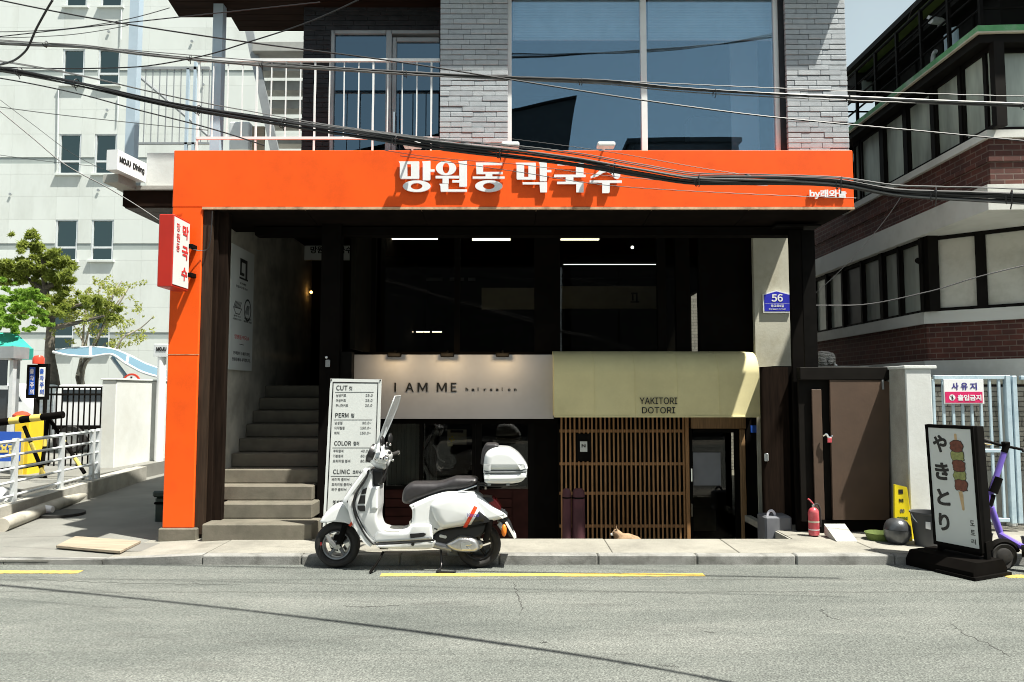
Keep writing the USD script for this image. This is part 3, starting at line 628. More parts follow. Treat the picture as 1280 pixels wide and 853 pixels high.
# balcony floor and white railing
part(B, "balcony_floor", bx(XL + .03, xe + .3, YF + .22, 10.8, ZT - .13, ZT - .004), "mortar")
YQ = 8.62
rl = part(B, "balcony_railing", [bx(P(246, 75, YQ)[0], xa - .01, YQ - .02, YQ + .02, P(400, 77.5, YQ)[2], P(400, 74, YQ)[2]), bx(P(246, 172, YQ)[0], xa - .01, YQ - .015, YQ + .015, P(400, 174.5, YQ)[2], P(400, 171.5, YQ)[2])], "white_frame")
zra, zrb = P(400, 172, YQ)[2], P(400, 77, YQ)[2]
for k in range(17):
    x = P(248 + 18.2 * k, 120, YQ)[0]
    w = .0105 if k % 4 == 0 else .0065
    part(rl, "baluster", bx(x - w, x + w, YQ - w, YQ + w, zra if k % 4 else ZT, zrb), "white_frame")
YQ2 = 10.6
rl = part(B, "side_railing", [bx(P(166, 85, YQ2)[0], P(262, 85, YQ2)[0], YQ2 - .02, YQ2 + .02, P(200, 87.5, YQ2)[2], P(200, 84, YQ2)[2]), bx(P(166, 180, YQ2)[0], P(262, 180, YQ2)[0], YQ2 - .02, YQ2 + .02, P(200, 181, YQ2)[2], P(200, 178.5, YQ2)[2])], "grey_steel")
za, zb_ = P(200, 180, YQ2)[2], P(200, 86, YQ2)[2]
for k in range(12):
    x = P(172 + 8.9 * k, 130, YQ2)[0]
    w = .02 if k in (7, 8) else .006
    part(rl, "baluster", bx(x - w, x + w, YQ2 - w, YQ2 + w, za if w < .01 else ZT, zb_ + (.1 if k == 8 else 0)), "grey_steel" if w < .01 else "blue_post")
hr = [P(170, 92, 11.0), P(215, 130, 10.9), P(262, 171, 10.8)]
part(B, "stair_handrail", tube(hr, .03, 6), "grey_steel")
# outside stair climbing behind the balcony, seen from its back
st = part(B, "outside_stair", [], "light_steel") if False else thing("steel_staircase", "grey open steel staircase climbing behind the balcony railing", "staircase", P(345, 180, 11.3))
sv = []
for (a, b), (c, d) in (((306, 38), (338, 190)),):
    for Y in (11.2,):
        p0, p1 = P(a, b, Y), P(c, d, Y)
        v = np.array([p0, p0 + [.13, 0, 0], p1 + [.13, 0, 0], p1]); v = np.vstack([v, v + [0, .05, 0]])
        sv.append((v, np.array([[0, 1, 2, 3], [7, 6, 5, 4], [0, 4, 5, 1], [1, 5, 6, 2], [2, 6, 7, 3], [3, 7, 4, 0]])))
part(st, "stringer", sv, "grey_steel")
for k, (y0, y1, x0) in enumerate(((52, 64, 315), (77, 89, 320), (101, 113, 325), (125, 136, 329), (148, 157, 333), (171, 180, 337))):
    Y = 11.1 + .2 * k
    part(st, "tread", pbx(x0, y0, 382, y1, Y, Y + .26, .006), "tread_grey")
sid = thing("wall_unit", "small grey outdoor unit with a folded yellow parasol standing on the balcony behind the railing", "outdoor unit", P(305, 185, 11.6))
part(sid, "casing", pbx(286, 152, 312, 188, 11.6, 11.9, .02), "light_steel")
part(sid, "side_board", pbx(315, 158, 330, 188, 11.65, 11.7), "board_wood")

# canopy slab over the alley with white parapet
CS = thing("alley_canopy", "white concrete canopy slab with dark underside sticking out left of the orange fascia", "canopy", (-4.6, 9.5, 3.6))
Yc0 = 8.6
x0, x1 = P(146, 232, 9.0)[0], XL + .0
z1c, z0c = P(180, 232, 9.0)[2], P(180, 243, 9.0)[2]
part(CS, "parapet", bx(P(183, 215, 9.05)[0], x1 - .005, 9.05, 9.2, z1c, P(190, 193, 9.1)[2]), "white_wall")
part(CS, "parapet_side", bx(x0 + .2, x0 + .35, 9.6, 10.6, z1c, P(190, 206, 9.6)[2]), "white_wall")
part(CS, "slab_edge", bx(x0, x1 - .005, 9.0, 10.8, z0c + .06, z1c - .002), "concrete_light")
part(CS, "soffit", bx(x0 + .06, x1 - .005, 9.04, 10.8, z0c - .14, z0c + .058), "canopy_brown")
for k in range(7):
    part(CS, "soffit_board", bx(x0 + .08, x1 - .01, 9.06 + .24 * k, 9.06 + .24 * k + .23, z0c - .16, z0c - .142), "jamb_wood")

part(B, "rear_block", bx(-5.0, -3.75, 10.85, 20, 0, 5.1), "plaster_dark")
# ============================================================= signs and shop furniture on the building
YL = YF - .022
def L4(pts): return pp([(490 + a / 8.533, 180 + b / 8.533) for a, b in pts], YL)
def L5(pts): return pp([(635 + a / 8.533, 180 + b / 8.533) for a, b in pts], YL)
def R(a, b, c, d): return [(a, b), (c, b), (c, d), (a, d)]
def E(f, cx, cy, rx, ry, n=40): return f([(cx + rx * math.cos(t), cy + ry * math.sin(t)) for t in np.linspace(0, 2 * math.pi, n, endpoint=False)])
def U(*a): return union_all(list(a))
LET = [
    U(L4([(72, 190), (290, 190), (290, 368), (282, 376), (92, 376), (86, 366), (86, 214)]).difference(L4(R(163, 220, 204, 350))), L4([(322, 190), (410, 186), (410, 275), (455, 275), (455, 302), (410, 302), (410, 382), (400, 393), (330, 393), (330, 214)]),
      E(L4, 265, 455, 148, 62).difference(E(L4, 263, 455, 62, 35))),
    U(E(L4, 577, 262, 108, 76).difference(E(L4, 577, 262, 35, 56)), L4(R(466, 345, 715, 372)), L4(R(540, 370, 606, 425)), L4([(706, 190), (800, 186), (800, 455), (792, 460), (718, 460), (718, 416), (644, 416), (644, 390), (718, 390), (718, 214)]),
      L4([(505, 430), (600, 430), (600, 488), (800, 488), (800, 514), (522, 514), (518, 455)])),
    U(L4([(895, 203), (1178, 203), (1178, 229), (972, 229), (972, 303), (1182, 303), (1182, 325), (1070, 325), (1070, 351), (1202, 351), (1202, 375), (862, 375), (862, 351), (998, 351), (998, 325), (902, 325)]), E(L4, 1033, 453, 146, 62).difference(E(L4, 1033, 453, 62, 34))),
    U(L5([(80, 205), (297, 205), (297, 378), (290, 384), (98, 384), (92, 372), (92, 228)]).difference(L5(R(172, 228, 217, 357))), L5([(327, 200), (415, 196), (415, 282), (462, 282), (462, 306), (415, 306), (415, 394), (408, 402), (340, 402), (338, 224)]),
      L5([(155, 412), (416, 412), (416, 520), (342, 520), (338, 436), (158, 436)])),
    U(L5([(525, 208), (806, 208), (806, 332), (828, 332), (828, 358), (697, 358), (697, 408), (806, 408), (806, 520), (726, 520), (726, 432), (522, 432), (522, 408), (615, 408), (615, 358), (490, 358), (490, 332), (724, 332), (724, 232), (528, 232)])),
    U(L5([(880, 352), (940, 318), (985, 280), (1000, 240), (1000, 212), (1082, 212), (1082, 250), (1110, 268), (1160, 280), (1192, 300), (1196, 340), (1188, 366), (1160, 378), (1132, 366), (1112, 332), (1085, 312), (1050, 302), (1012, 312), (960, 346), (882, 370)]),
      L5([(870, 393), (1213, 393), (1213, 420), (1084, 420), (1084, 518), (1072, 528), (1003, 528), (1003, 420), (870, 420)]))]
T = thing("shop_sign", "large white raised Korean shop name across the orange fascia", "sign", P(637, 243, YL))
for gl in LET: part(T, "letter", front(YF).ext(gl.buffer(-.003).buffer(.003), .014, .036), "white_letter")
T = thing("small_sign", "small white handwritten Korean lettering at right end of orange fascia", "sign", P(1033, 250, YL))
part(T, "lettering", ptxt("by래와늘", (1011, 238, 1057, 249.5), YF, .012, .026, bold=3), "white_letter")
# floodlights standing on the fascia
for px, lab in ((516, "leftmost small white floodlight on the fascia, above the first Korean letter"), (638, "small white floodlight on the fascia above the middle of the Korean sign"), (757, "rightmost small white floodlight on the fascia, below the upstairs window mullion")):
    p = P(px, 186, YF - .05)
    T = thing("floodlight", lab, "floodlight", p, "floodlights along the top of the orange fascia")
    a = P(px, 184, YF - .18)
    part(T, "lamp_head", cbx(a[0] - .1, a[0] + .1, YF - .27, YF - .13, a[2] - .012, a[2] + .035, .012), "white_plastic")
    part(T, "arm", tube([(p[0] - .02, YF + .03, ZT - .01), (p[0] - .01, YF - .02, ZT + .04), (p[0], YF - .2, a[2])], .013, 8), "white_plastic")
# projecting red lightbox
T = thing("lightbox_sign", "red box sign with white face and red Korean letters on orange pillar", "sign", (-3.76, 8.1, 2.9))
Xf = P(237, 320, 8.34)[0]; Xw = Xf - .165
yn = 7.93; zt, zb = P(216, 270, yn)[2], P(216, 355, yn)[2]
part(T, "box_body", cbx(Xw, Xf, yn, 8.33, zb - .03, zt + .02, .008), "sign_red")
pl = Pl((Xf, yn, zb), (0, 1, 0), (0, 0, 1))
part(T, "sign_face", pl.ext(sbox(.005, .0, .385, zt - zb - .005), .001, .005), "white_board")
def ontop(text, r, t0, t1, pl, **k): return pl.ext(fit(glyphs(text, **k), *r), t0, t1)
H = zt - zb
for i, (c, z0, z1) in enumerate((("막", .73, .93), ("국", .42, .62), ("수", .1, .3))): part(T, "letter", ontop(c, (.2, z0 * H, .35, z1 * H), .006, .009, pl, bold=3), "red_letter")
for i, (c, z0, z1) in enumerate((("망", .8, .92), ("원", .65, .77), ("동", .5, .62))): part(T, "letter", ontop(c, (.06, z0 * H, .14, z1 * H), .006, .009, pl, bold=0), "red_letter")
for z in (.55, .12): part(T, "bracket", cbx(Xf - .1, Xf - .05, 8.3, YF, zb + z * H, zb + z * H + .05, .005), "black_metal")
for z in (.62, .18): part(T, "bracket", cbx(Xf + .0, Xf + .05, 8.3, YF, zb + z * H, zb + z * H + .05, .005), "black_metal")
cb = curve([(Xf + .02, 8.3, zb + .62 * H), (Xf + .1, 8.38, zb + .6 * H), (-3.5, YF - .012, zb + .63 * H), (-3.47, YF - .012, zb + .8 * H), (-3.46, YF - .012, ZB - .05)], 20)
part(T, "cable", tube(cb, .006, 6), "wire_black")
# poster on the stair wall
XP = XSL + .012
a = PX(289, 304, XP); b = PX(317, 318, XP); c = PX(286, 462, XP)
T = thing("menu_poster", "tall white poster with black noodle bowl drawings on stairway wall", "poster", (XP, (a[1] + b[1]) / 2, c[2]))
pl = Pl((XP, a[1], c[2]), (0, 1, 0), (0, 0, 1)); W, H = b[1] - a[1], a[2] - c[2]
part(T, "sheet", pl.ext(sbox(0, 0, W, H), 0, .012), "white_board")
w = W
mach = U(sbox(.36 * w, .8 * H, .43 * w, .9 * H), sbox(.36 * w, .885 * H, .68 * w, .915 * H), sbox(.6 * w, .76 * H, .68 * w, .9 * H), sbox(.34 * w, .745 * H, .72 * w, .76 * H), sbox(.36 * w, .775 * H, .55 * w, .8 * H))
ringp = lambda cx, cy, r: Point(cx, cy).buffer(r).difference(Point(cx, cy).buffer(r * .84))
part(T, "drawing", pl.ext(mach, .0125, .014), "black_letter")
bowl = U(Polygon([(.12 * w, .5 * H), (.47 * w, .5 * H), (.38 * w, .452 * H), (.22 * w, .452 * H)]).boundary.buffer(.006), *[LineString([(.14 * w + .05 * w * k, .505 * H), (.2 * w + .05 * w * k, .55 * H)]).buffer(.008) for k in range(6)])
plate = U(affinity.scale(ringp(.74 * w, .505 * H, .16 * w), 1, 1.15), *[LineString([(.62 * w + .05 * w * k, .47 * H), (.72 * w + .03 * w * k, .54 * H)]).buffer(.007) for k in range(4)])
part(T, "drawing", pl.ext(bowl, .0125, .014), "black_letter"); part(T, "drawing", pl.ext(plate, .0125, .014), "black_letter")
for t, z0, z1, x0, x1, m in (("자가제면", .7, .718, .36, .64, "black_letter"), ("정통식 막국수", .665, .685, .2, .72, "black_letter"), ("물막국수", .425, .44, .14, .44, "black_letter"), ("시원한 육수", .4, .415, .1, .47, "black_letter"), ("비빔막국수", .425, .44, .6, .92, "black_letter"), ("매콤한 양념", .4, .415, .58, .92, "black_letter"),
                     ("망원동 막국수", .25, .285, .2, .84, "red_letter"), ("by래와늘", .205, .215, .42, .6, "black_letter"), ("문제없이 수제된 정면,", .12, .15, .16, .9, "black_letter"), ("망원동에서 시작합니다.", .07, .1, .12, .92, "black_letter")):
    part(T, "lettering", ontop(t, (x0 * w, z0 * H, x1 * w, z1 * H), .0125, .014, pl, bold=1, simp=1.2), m)
# lit sign over the upper door and the doors behind
Yd = 12.4
T = thing("door_sign", "pale backlit Korean sign above dark doorway at top of the stairs", "sign", P(409, 325, Yd))
part(T, "panel", pbx(380, 302, 440, 325, Yd, Yd + .05), "white_board")
part(T, "lettering", ptxt("망원동막국수", (388, 308, 440, 317), Yd, .001, .004, bold=3), "black_letter")
single("amber_lamp", ball(P(389, 365.5, 12.6), .025, 1), "lamp_amber", "tiny amber lamp glowing inside the dark stair doorway", "lamp")
# ceiling strips and spots in the upper shop
for i, (a, b, y, Y, m, lab) in enumerate(((476, 547, 298, 11.3, "lamp_warm", "warm light strip nearest the left end behind the upper shop windows"), (590, 638, 299, 11.2, "lamp_warm", "short warm light strip behind the second upper shop window"), (701, 749, 299, 11.25, "lamp_warm", "thin light strip near the ceiling behind the right upper shop window"),
        (705, 822, 330, 14.2, "lamp_white", "long white light strip across the right upper shop window"))):
    single("light_strip", pbx(a, y - 1.2 if i < 2 else y - .7, b, y + 1.2 if i < 2 else y + .8, Y, Y + .06), m, lab, "light strip", "light strips on the upper shop ceiling")
T = thing("spotlight", "round white spotlight shining near the ceiling in the right upper shop window", "spotlight", P(790, 310, 11.6))
part(T, "bulb", ball(P(790.5, 309.5, 11.6), .025, 2), "lamp_white"); part(T, "housing", lathe([(.0, .08), (.04, .08), (.045, .0), (.0, .02)], P(788, 305, 11.66), "z", 14), "black_metal")
T = thing("counter_lights", "row of short warm lights low behind the left upper shop window", "counter lights", P(530, 415, 13.8))
for a, b in ((485, 495), (500, 506), (507, 516), (520, 529), (530, 537), (540, 552)): part(T, "lamp_segment", pbx(a, 414.2, b, 415.6, 13.8, 13.85), "lamp_warm")
single("ceiling_downlight", pbx(600, 328.5, 609, 330, 14.6, 14.7), "lamp_white", "small bright ceiling light left of the wide post in the upper shop", "ceiling light")
# bright plaster wall beyond with the number plate, brick beyond the window
single("plaster_wall", bx(3.3, 3.97, 10.0, 10.08, 0, 4.1), "stained_plaster", "stained white plaster wall seen between the black posts behind the blue number plate", "wall")
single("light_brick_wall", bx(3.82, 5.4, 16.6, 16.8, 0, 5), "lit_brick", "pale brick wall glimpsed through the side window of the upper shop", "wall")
Yn = 9.97
T = thing("number_plate", "blue house number plate 56 with white edge on plaster wall", "number plate", P(970, 391, Yn))
part(T, "plate_edge", front(Yn).ext(pp([(953.3, 367.8), (970.3, 362.8), (988.2, 367.6), (988.8, 391), (954.3, 391.2)], Yn), -.02, 0), "white_plastic")
part(T, "plate_face", front(Yn).ext(pp([(955, 369), (970.4, 364.4), (986.8, 368.8), (987.2, 389.2), (955.7, 389.4)], Yn), .0005, .003), "brand_blue")
part(T, "lettering", ptxt("56", (964.3, 367.8, 978.3, 377.3), Yn, .0035, .006, bold=2), "white_letter")
part(T, "lettering", ptxt("동교로9길", (963.5, 381, 979.5, 384.2), Yn, .0035, .006, bold=2), "white_letter")
part(T, "lettering", ptxt("Donggyo-ro 9-gil", (961, 385.6, 982, 387.8), Yn, .0035, .006, bold=1), "white_letter")
part(T, "divider", pbx(956, 379.2, 986.6, 379.5, Yn - .004, Yn), "lilac_plate")

# salon sign
Ysn = 9.98
T = thing("salon_sign", "wide pale salon name panel with thin black capitals under three small lamps", "sign", P(565, 524, Ysn))
part(T, "panel", pbx(437, 443.5, 692, 524, Ysn, Ysn + .06, .006), "salon_panel")
for t, x0, x1 in (("I", 493, 495.2), ("A", 507, 517), ("M", 522, 534.6), ("M", 546, 558.6), ("E", 563.5, 570.6)):
    part(T, "letter", ptxt(t, (x0, 478.6, x1, 490), Ysn, .001, .012, bold=1), "black_letter")
for k, (c, h) in enumerate(zip("hairsalon", (1, 0, 1, 0, 0, 0, 1, 0, 0))):
    x = 582 + 7.55 * k; w = 1.0 if c in "il" else 3.2
    part(T, "lettering", ptxt(c, (x, 484.6 if h else 486, x + w, 489), Ysn, .001, .008, bold=3), "black_letter")
for k, x in enumerate((491, 558, 628)):
    a, b = P(x, 446, Ysn - .25), P(x, 441, Ysn - .25)
    L = thing("sign_lamp", ("left", "middle", "right")[k] + " small black picture lamp on top edge of the salon sign", "lamp", a, "lamps along the salon sign")
    part(L, "lamp_head", cbx(a[0] - .09, a[0] + .09, Ysn - .16, Ysn - .08, a[2], a[2] + .055, .01), "black_metal")
    part(L, "arm", tube([(a[0], Ysn + .02, a[2] + .08), (a[0], Ysn - .05, a[2] + .09), (a[0], Ysn - .12, a[2] + .05)], .012, 6), "black_metal")
    dl = UsdLux.DiskLight.Define(stage, f"{L}/glow")
    dl.CreateRadiusAttr(.05); dl.CreateIntensityAttr(.36); dl.CreateNormalizeAttr(True); dl.CreateColorAttr((1, .72, .4))
    dl.AddTranslateOp().Set(Gf.Vec3d(0, -.12, .07)); dl.AddRotateXOp().Set(38.0)
# awning
Ya, Yw = 9.7, YR - .03
T = thing("awning", "cream cloth awning with rounded top and two lines of black capitals", "awning", P(820, 520, Ya))
zc0, zc1, zc2 = P(820, 520, Ya)[2], P(820, 467, Ya)[2], P(820, 440, 9.9)[2]
prof = [(Ya, zc0)] + [(Ya + .006 * k, zc0 + (zc1 - zc0) * k / 3) for k in (1, 2, 3)] + [(Ya + .02 + .3 * (1 - math.cos(t)), zc1 + (zc2 - zc1) * math.sin(t)) for t in np.linspace(.12, math.pi / 2, 9)] + [(Yw, zc2 + .02)]
xa_, xb_ = P(692.5, 490, Ya)[0], P(950, 490, Ya)[0]
edges = [xa_] + [P(x, 490, Ya)[0] for x in (743, 794, 847, 899)] + [xb_]
for a, b in zip(edges[:-1], edges[1:]):
    xsn = np.linspace(a + .0015, b - .0015, 9); V = []
    for y, z in prof:
        V.append(np.stack([xsn, np.full(9, y) + .012 * np.sin(np.linspace(0, math.pi, 9)) , np.full(9, z)], 1))
    v = np.vstack(V); i, j = np.meshgrid(np.arange(len(prof) - 1), np.arange(8), indexing="ij")
    q = np.stack([i * 9 + j, i * 9 + j + 1, (i + 1) * 9 + j + 1, (i + 1) * 9 + j], -1).reshape(-1, 4)
    v2 = v + [0, .006, -.004]; n = len(v)
    part(T, "cloth_panel", (np.vstack([v, v2]), np.vstack([q, q[:, ::-1] + n])), "awning_cloth", smooth=40)
for x in (edges[1:-1]):
    part(T, "rib", tube([(x, y - .001, z + .001) for y, z in prof], .004, 5), "awning_cloth")
for x in (xa_, xb_ - .012):
    poly = Polygon([(y, z) for y, z in prof] + [(Yw, zc0)]); part(T, "end_panel", Pl((x, 0, 0), (0, 1, 0), (0, 0, 1)).ext(poly, 0, .012), "awning_cloth")
part(T, "front_bar", cbx(xa_, xb_, Ya - .008, Ya + .02, zc0 - .02, zc0 - .001, .004), "awning_cloth")
part(T, "lettering", ptxt("YAKITORI", (799.5, 497, 846.5, 505.5), Ya - .002, .001, .004, which="inter", bold=1), "black_letter")
part(T, "lettering", ptxt("DOTORI", (802.5, 509, 844, 517), Ya - .002, .001, .004, which="inter", bold=1), "black_letter")
# slatted wooden screen
Yt = 10.06
T = thing("slatted_screen", "screen of thin upright wooden slats on rails below the cream awning", "screen", P(780, 675, Yt))
part(T, "backing", pbx(698, 515, 862, 770, Yt + .12, Yt + .16), "interior_dark")
for y in (539, 580, 617, 658):
    part(T, "rail", pbx(699.5, y - 1.8, 858, y + 1.8, Yt + .022, Yt + .045, .003), "slat_wood_two")
for k in range(29):
    x = 702.4 + 5.48 * k
    segs = [(515, 760)] if k not in (4, 5, 6) else [(515, 542), (577, 760)]
    for s0, s1 in segs: part(T, "slat", pbx(x - 1.1, s0, x + 1.1, s1, Yt + rng.uniform(0, .004), Yt + .024, .003), ("slat_wood", "slat_wood_two")[int(rng.integers(2))])
part(T, "notice_board", pbx(721, 543, 739, 576, Yt - .004, Yt + .02), "black_metal")
part(T, "paper", pbx(725, 552, 734, 565, Yt - .009, Yt - .005), "white_board")
part(T, "lettering", ptxt("N", (727, 555.5, 732, 559.5), Yt - .009, .001, .003, bold=3), "black_letter")
part(T, "corner_post", pbx(858.5, 520, 863, 770, Yt - .02, Yt + .1, .006), "slat_wood")
# door
T = thing("shop_door", "dark glass door in brown wooden frame under right end of awning", "door", P(897, 690, Yt))
part(T, "door_frame", pbx(864, 520, 935, 536, Yt - .01, Yt + .12, .006), "door_wood"); part(T, "door_frame", pbx(927.5, 537, 934, 770, Yt - .012, Yt + .12, .006), "door_wood")
lf = part(T, "door_leaf", [pbx(863.5, 537, 867, 770, Yt + .03, Yt + .07), pbx(920, 537, 927, 770, Yt + .03, Yt + .07), pbx(867, 537, 920, 541, Yt + .032, Yt + .07)], "black_metal")
part(lf, "pane", pbx(867, 541, 920, 770, Yt + .05, Yt + .058), "shop_glass")
part(lf, "door_handle", pbx(863.8, 586, 865.4, 602, Yt - .03, Yt - .01), "chrome"); part(lf, "door_handle", pbx(864.2, 630, 865.8, 646, Yt - .03, Yt - .01), "chrome")
part(lf, "notice", pbx(866.5, 566, 901, 607, Yt + .04, Yt + .046), "plastic_grey")
part(T, "room", [bx(.4, 3.05, 12.5, 12.6, -.9, 1.9), bx(2.98, 3.05, Yt + .3, 12.5, -.9, 1.9), bx(.4, 3.05, Yt + .3, 12.5, 1.85, 1.9), bx(.4, 3.05, Yt + .3, 12.5, -.92, -.86)], "interior_dark")
part(B, "shop_wall", pbx(935, 520, 990, 770, Yt - .02, Yt + .1), "black_paint")
part(B, "side_panel", [pbx(953, 459, 988, 690, 9.3, 9.34)], "dark_wood")
part(B, "side_panel", [bx(3.3, 3.7, 9.345, 9.8, -.9, 2.05)], "black_paint")
part(T, "blue_sticker", pbx(938.5, 532, 947.5, 541, Yt - .026, Yt - .022), "sign_blue")
sw_ = thing("wall_switch", "small pale intercom box on dark wall right of the shop door", "intercom", P(958, 577, 9.28))
part(sw_, "case", pbx(956, 567, 961, 577, 9.27, 9.3, .01), "light_steel")
# maroon covered stands by the screen
for a, b, lab in ((703, 714, "left of two dark maroon covered umbrella stands by the slatted screen"), (715.5, 731, "right of two dark maroon covered umbrella stands by the slatted screen")):
    c = P((a + b) / 2, 640, 9.4); r_ = (P(b, 640, 9.4)[0] - P(a, 640, 9.4)[0]) / 2
    T = thing("covered_stand", lab, "stand", (c[0], 9.4, -.85), "covered stands by the screen")
    z1 = P(710, 613, 9.4)[2]
    part(T, "cover", lathe([(0, -.85), (r_ * 1.05, -.85), (r_ * 1.1, -.3), (r_, z1 - .06), (r_ * .9, z1), (r_ * .6, z1 + .02), (0, z1)], (c[0], 9.4, 0), "z", 20), "maroon_cover", smooth=40)
    part(T, "drawstring", lathe([(r_ * 1.02, z1 - .1), (r_ * 1.05, z1 - .09), (r_ * 1.02, z1 - .08)], (c[0], 9.4, 0), "z", 20), "black_metal")
# grey bucket-like bin with violet handle by the right post
T = thing("storage_bin", "grey fabric bin with a pale violet handle beside the right black post", "bin", P(975, 672, 9.0))
part(T, "bin_body", pbx(957, 646, 991, 700, 8.9, 9.2, .02), "grey_fabric")
hp = [P(959 + 5 * (1 - math.cos(t)), 647 - 8.5 * math.sin(t), 8.98) for t in np.linspace(0, math.pi, 12)]
part(T, "handle", tube(hp, .016, 8), "lilac_plate")
# inside the salon: poster shelf, flower pot, and the parked black moped reflected place
T = thing("salon_poster", "small tan poster with two dark circles behind the salon glass", "poster", P(571, 556, 10.6))
part(T, "sheet", pbx(559, 534, 583, 556, 10.6, 10.62), "interior_cloth")
part(T, "print", pbx(563, 538, 579, 541, 10.595, 10.599), "interior_red")
T = thing("flower_pot", "small pot of yellow flowers behind the salon glass", "flower pot", P(562, 558, 10.4))
pc = P(562.5, 558, 10.4)
part(T, "pot", lathe([(0, 0), (.035, 0), (.045, .05), (.04, .05), (0, .045)], pc, "z", 14), "awning_cloth")
part(T, "flowers", [ball(pc + [dx, 0, dz], .016, 1) for dx, dz in ((0, .1), (.03, .13), (.05, .09), (.02, .07))], "wet_yellow")
T = thing("metal_coat_rack", "dark stand with metal hooks behind the salon window", "stand", P(545, 600, 10.5))
part(T, "pole", tube(curve([P(548, 650, 10.5), P(542, 600, 10.5), P(540, 560, 10.5), P(549, 527, 10.5)], 16), .05, 10), "scooter_black")
part(T, "hook", tube(curve([P(546, 528, 10.45), P(550, 531, 10.4), P(556, 529, 10.4), P(559, 533, 10.4)], 10), .012, 6), "chrome")
part(T, "arm", tube(curve([P(541, 556, 10.4), P(546, 563, 10.4), P(548, 572, 10.4), P(556, 578, 10.4)], 10), .012, 6), "alloy")

# price board
Yp = 8.12
def qb(pts, Y): return front(Y).ext(pp(pts, Y), -.03, 0)
T = thing("price_board", "tall white hair salon price board with black border on the pavement", "price board", P(437, 668, Yp))
part(T, "board", qb([(413, 473.5), (476.5, 474.5), (470, 668), (403, 668)], Yp), "white_board")
bo = pp([(416, 477.5), (473, 478.2), (467, 668), (406.5, 668)], Yp); bi = pp([(417.1, 478.8), (472, 479.4), (466, 670), (407.6, 670)], Yp)
part(T, "border", front(Yp).ext(bo.difference(bi), .0005, .002), "black_letter")
for x, y in ((414.2, 475.2), (475.3, 475.8)): part(T, "screw", front(Yp).ext(Point(P(x, y, Yp)[0], P(x, y, Yp)[2]).buffer(.008), .0005, .006), "black_metal")
def sk(x, y): return x - (y - 473) * .052
lines = [("CUT", 421, 435, 482, 488, 1), ("컷", 437, 441, 483, 488, 0), ("PERM", 421.5, 438, 516.5, 522, 1), ("펌", 441, 445, 517, 522, 0), ("COLOR", 422, 443, 551.5, 557, 1), ("컬러", 446, 453, 552, 557, 0), ("CLINIC", 422.5, 443.5, 587, 592.5, 1), ("크리닉", 447, 457, 588, 592.5, 0), ("첫 방문시", 424, 440, 625.5, 631, 2)]
for t, a, b, y0, y1, bo_ in lines: part(T, "lettering", ptxt(t, (sk(a, y0), y0, sk(b, y0), y1), Yp, .0005, .002, bold=bo_), "black_letter")
for y, rows in ((490.5, (("남성커트", "25.0"), ("여성커트", "25.0"), ("주니어커트", "20.0"))), (525, (("남성펌", "90.0~"), ("디지털펌", "150.0~"), ("매직", "150.0~"))), (560, (("뿌리염색", "40.0~"), ("기본염색", "60.0~"), ("프리미엄 염색", "80.0~"))), (595.5, (("베이직 클리닉", "50.0"), ("프리미엄 클리닉", "90.0"), ("복구 클리닉", "120.0~")))):
    part(T, "rule", pbx(sk(420, y), y - .35, sk(468, y), y + .1, Yp - .002, Yp), "grey_letter")
    for k, (a, b) in enumerate(rows):
        yy = y + 2 + 6.3 * k
        part(T, "lettering", ptxt(a, (sk(421.5, yy), yy, sk(421.5 + 3.1 * len(a), yy), yy + 3.6), Yp, .0005, .002, size=64, simp=.9), "grey_letter")
        part(T, "lettering", ptxt(b, (sk(467 - 2.2 * len(b), yy), yy + .3, sk(467, yy), yy + 3.3), Yp, .0005, .002, size=64, simp=.9), "grey_letter")
T2 = part(T, "rear_stay", tube([P(437, 560, Yp + .04), (P(437, 668, Yp)[0], Yp + .35, ZS)], .012, 6), "black_metal")
swt = thing("door_sensor", "small metal switch box on black post above the price board", "switch box", P(409, 458, 8.94))
part(swt, "box", pbx(406.5, 450, 412, 459, 8.92, 8.95, .006), "grey_steel"); part(swt, "bulb", ball(P(408, 447, 8.93), .02, 1), "chrome")

# ============================================================= right hand: gate, pillar, blue gate
Yg = 8.72
T = thing("brown_gate", "brown weathered sheet steel gate with padlock between black post and white pillar", "gate", P(1060, 655, Yg))
part(T, "gate_sheet", pbx(1017, 487, 1029, 650, Yg, Yg + .02, .004), "gate_brown")
part(T, "gate_sheet", front(Yg).ext(pp([(1037, 475), (1104, 476), (1111, 478), (1111, 650), (1041, 650)], Yg), -.02, .012), "gate_brown")
part(T, "gate_top", pbx(1000, 459, 1112, 475, Yg - .02, Yg + .1, .006), "frame_dark")
part(T, "gate_back", pbx(1000, 473, 1112, 652, Yg + .05, Yg + .08), "frame_dark")
part(T, "hinge", pbx(1103, 475, 1105, 487, Yg - .03, Yg - .015), "grey_steel")
lk = part(T, "padlock", [cbx(*(P(1034.5, 548, Yg)[0] + np.array([-.025, .025])), Yg - .06, Yg - .035, *(P(1034.5, 550, Yg)[2] + np.array([-.03, .03])), .006)], "ext_red")
part(lk, "chain", tube(curve([P(1029, 545, Yg - .03), P(1033, 543, Yg - .05), P(1036, 547, Yg - .05), P(1040, 545, Yg - .03)], 12), .012, 6), "chrome")
part(T, "threshold_wall", pbx(1022, 650, 1112, 690, Yg + .03, Yg + .2), "black_paint")
single("ramp", (lambda a, b, c, d: (np.array([a, b, c, d, a - [0, 0, .12], b - [0, 0, .02], c - [0, 0, .02], d - [0, 0, .12]]), np.array([[0, 1, 2, 3], [7, 6, 5, 4], [0, 4, 5, 1], [1, 5, 6, 2], [2, 6, 7, 3], [3, 7, 4, 0]])))(*[np.array(q) for q in (G(1030, 655, .22), G(1046, 677, .1), G(1072, 677, .1), G(1056, 655, .22))]), "concrete_light", "small pale concrete ramp leading up to the brown gate", "ramp")
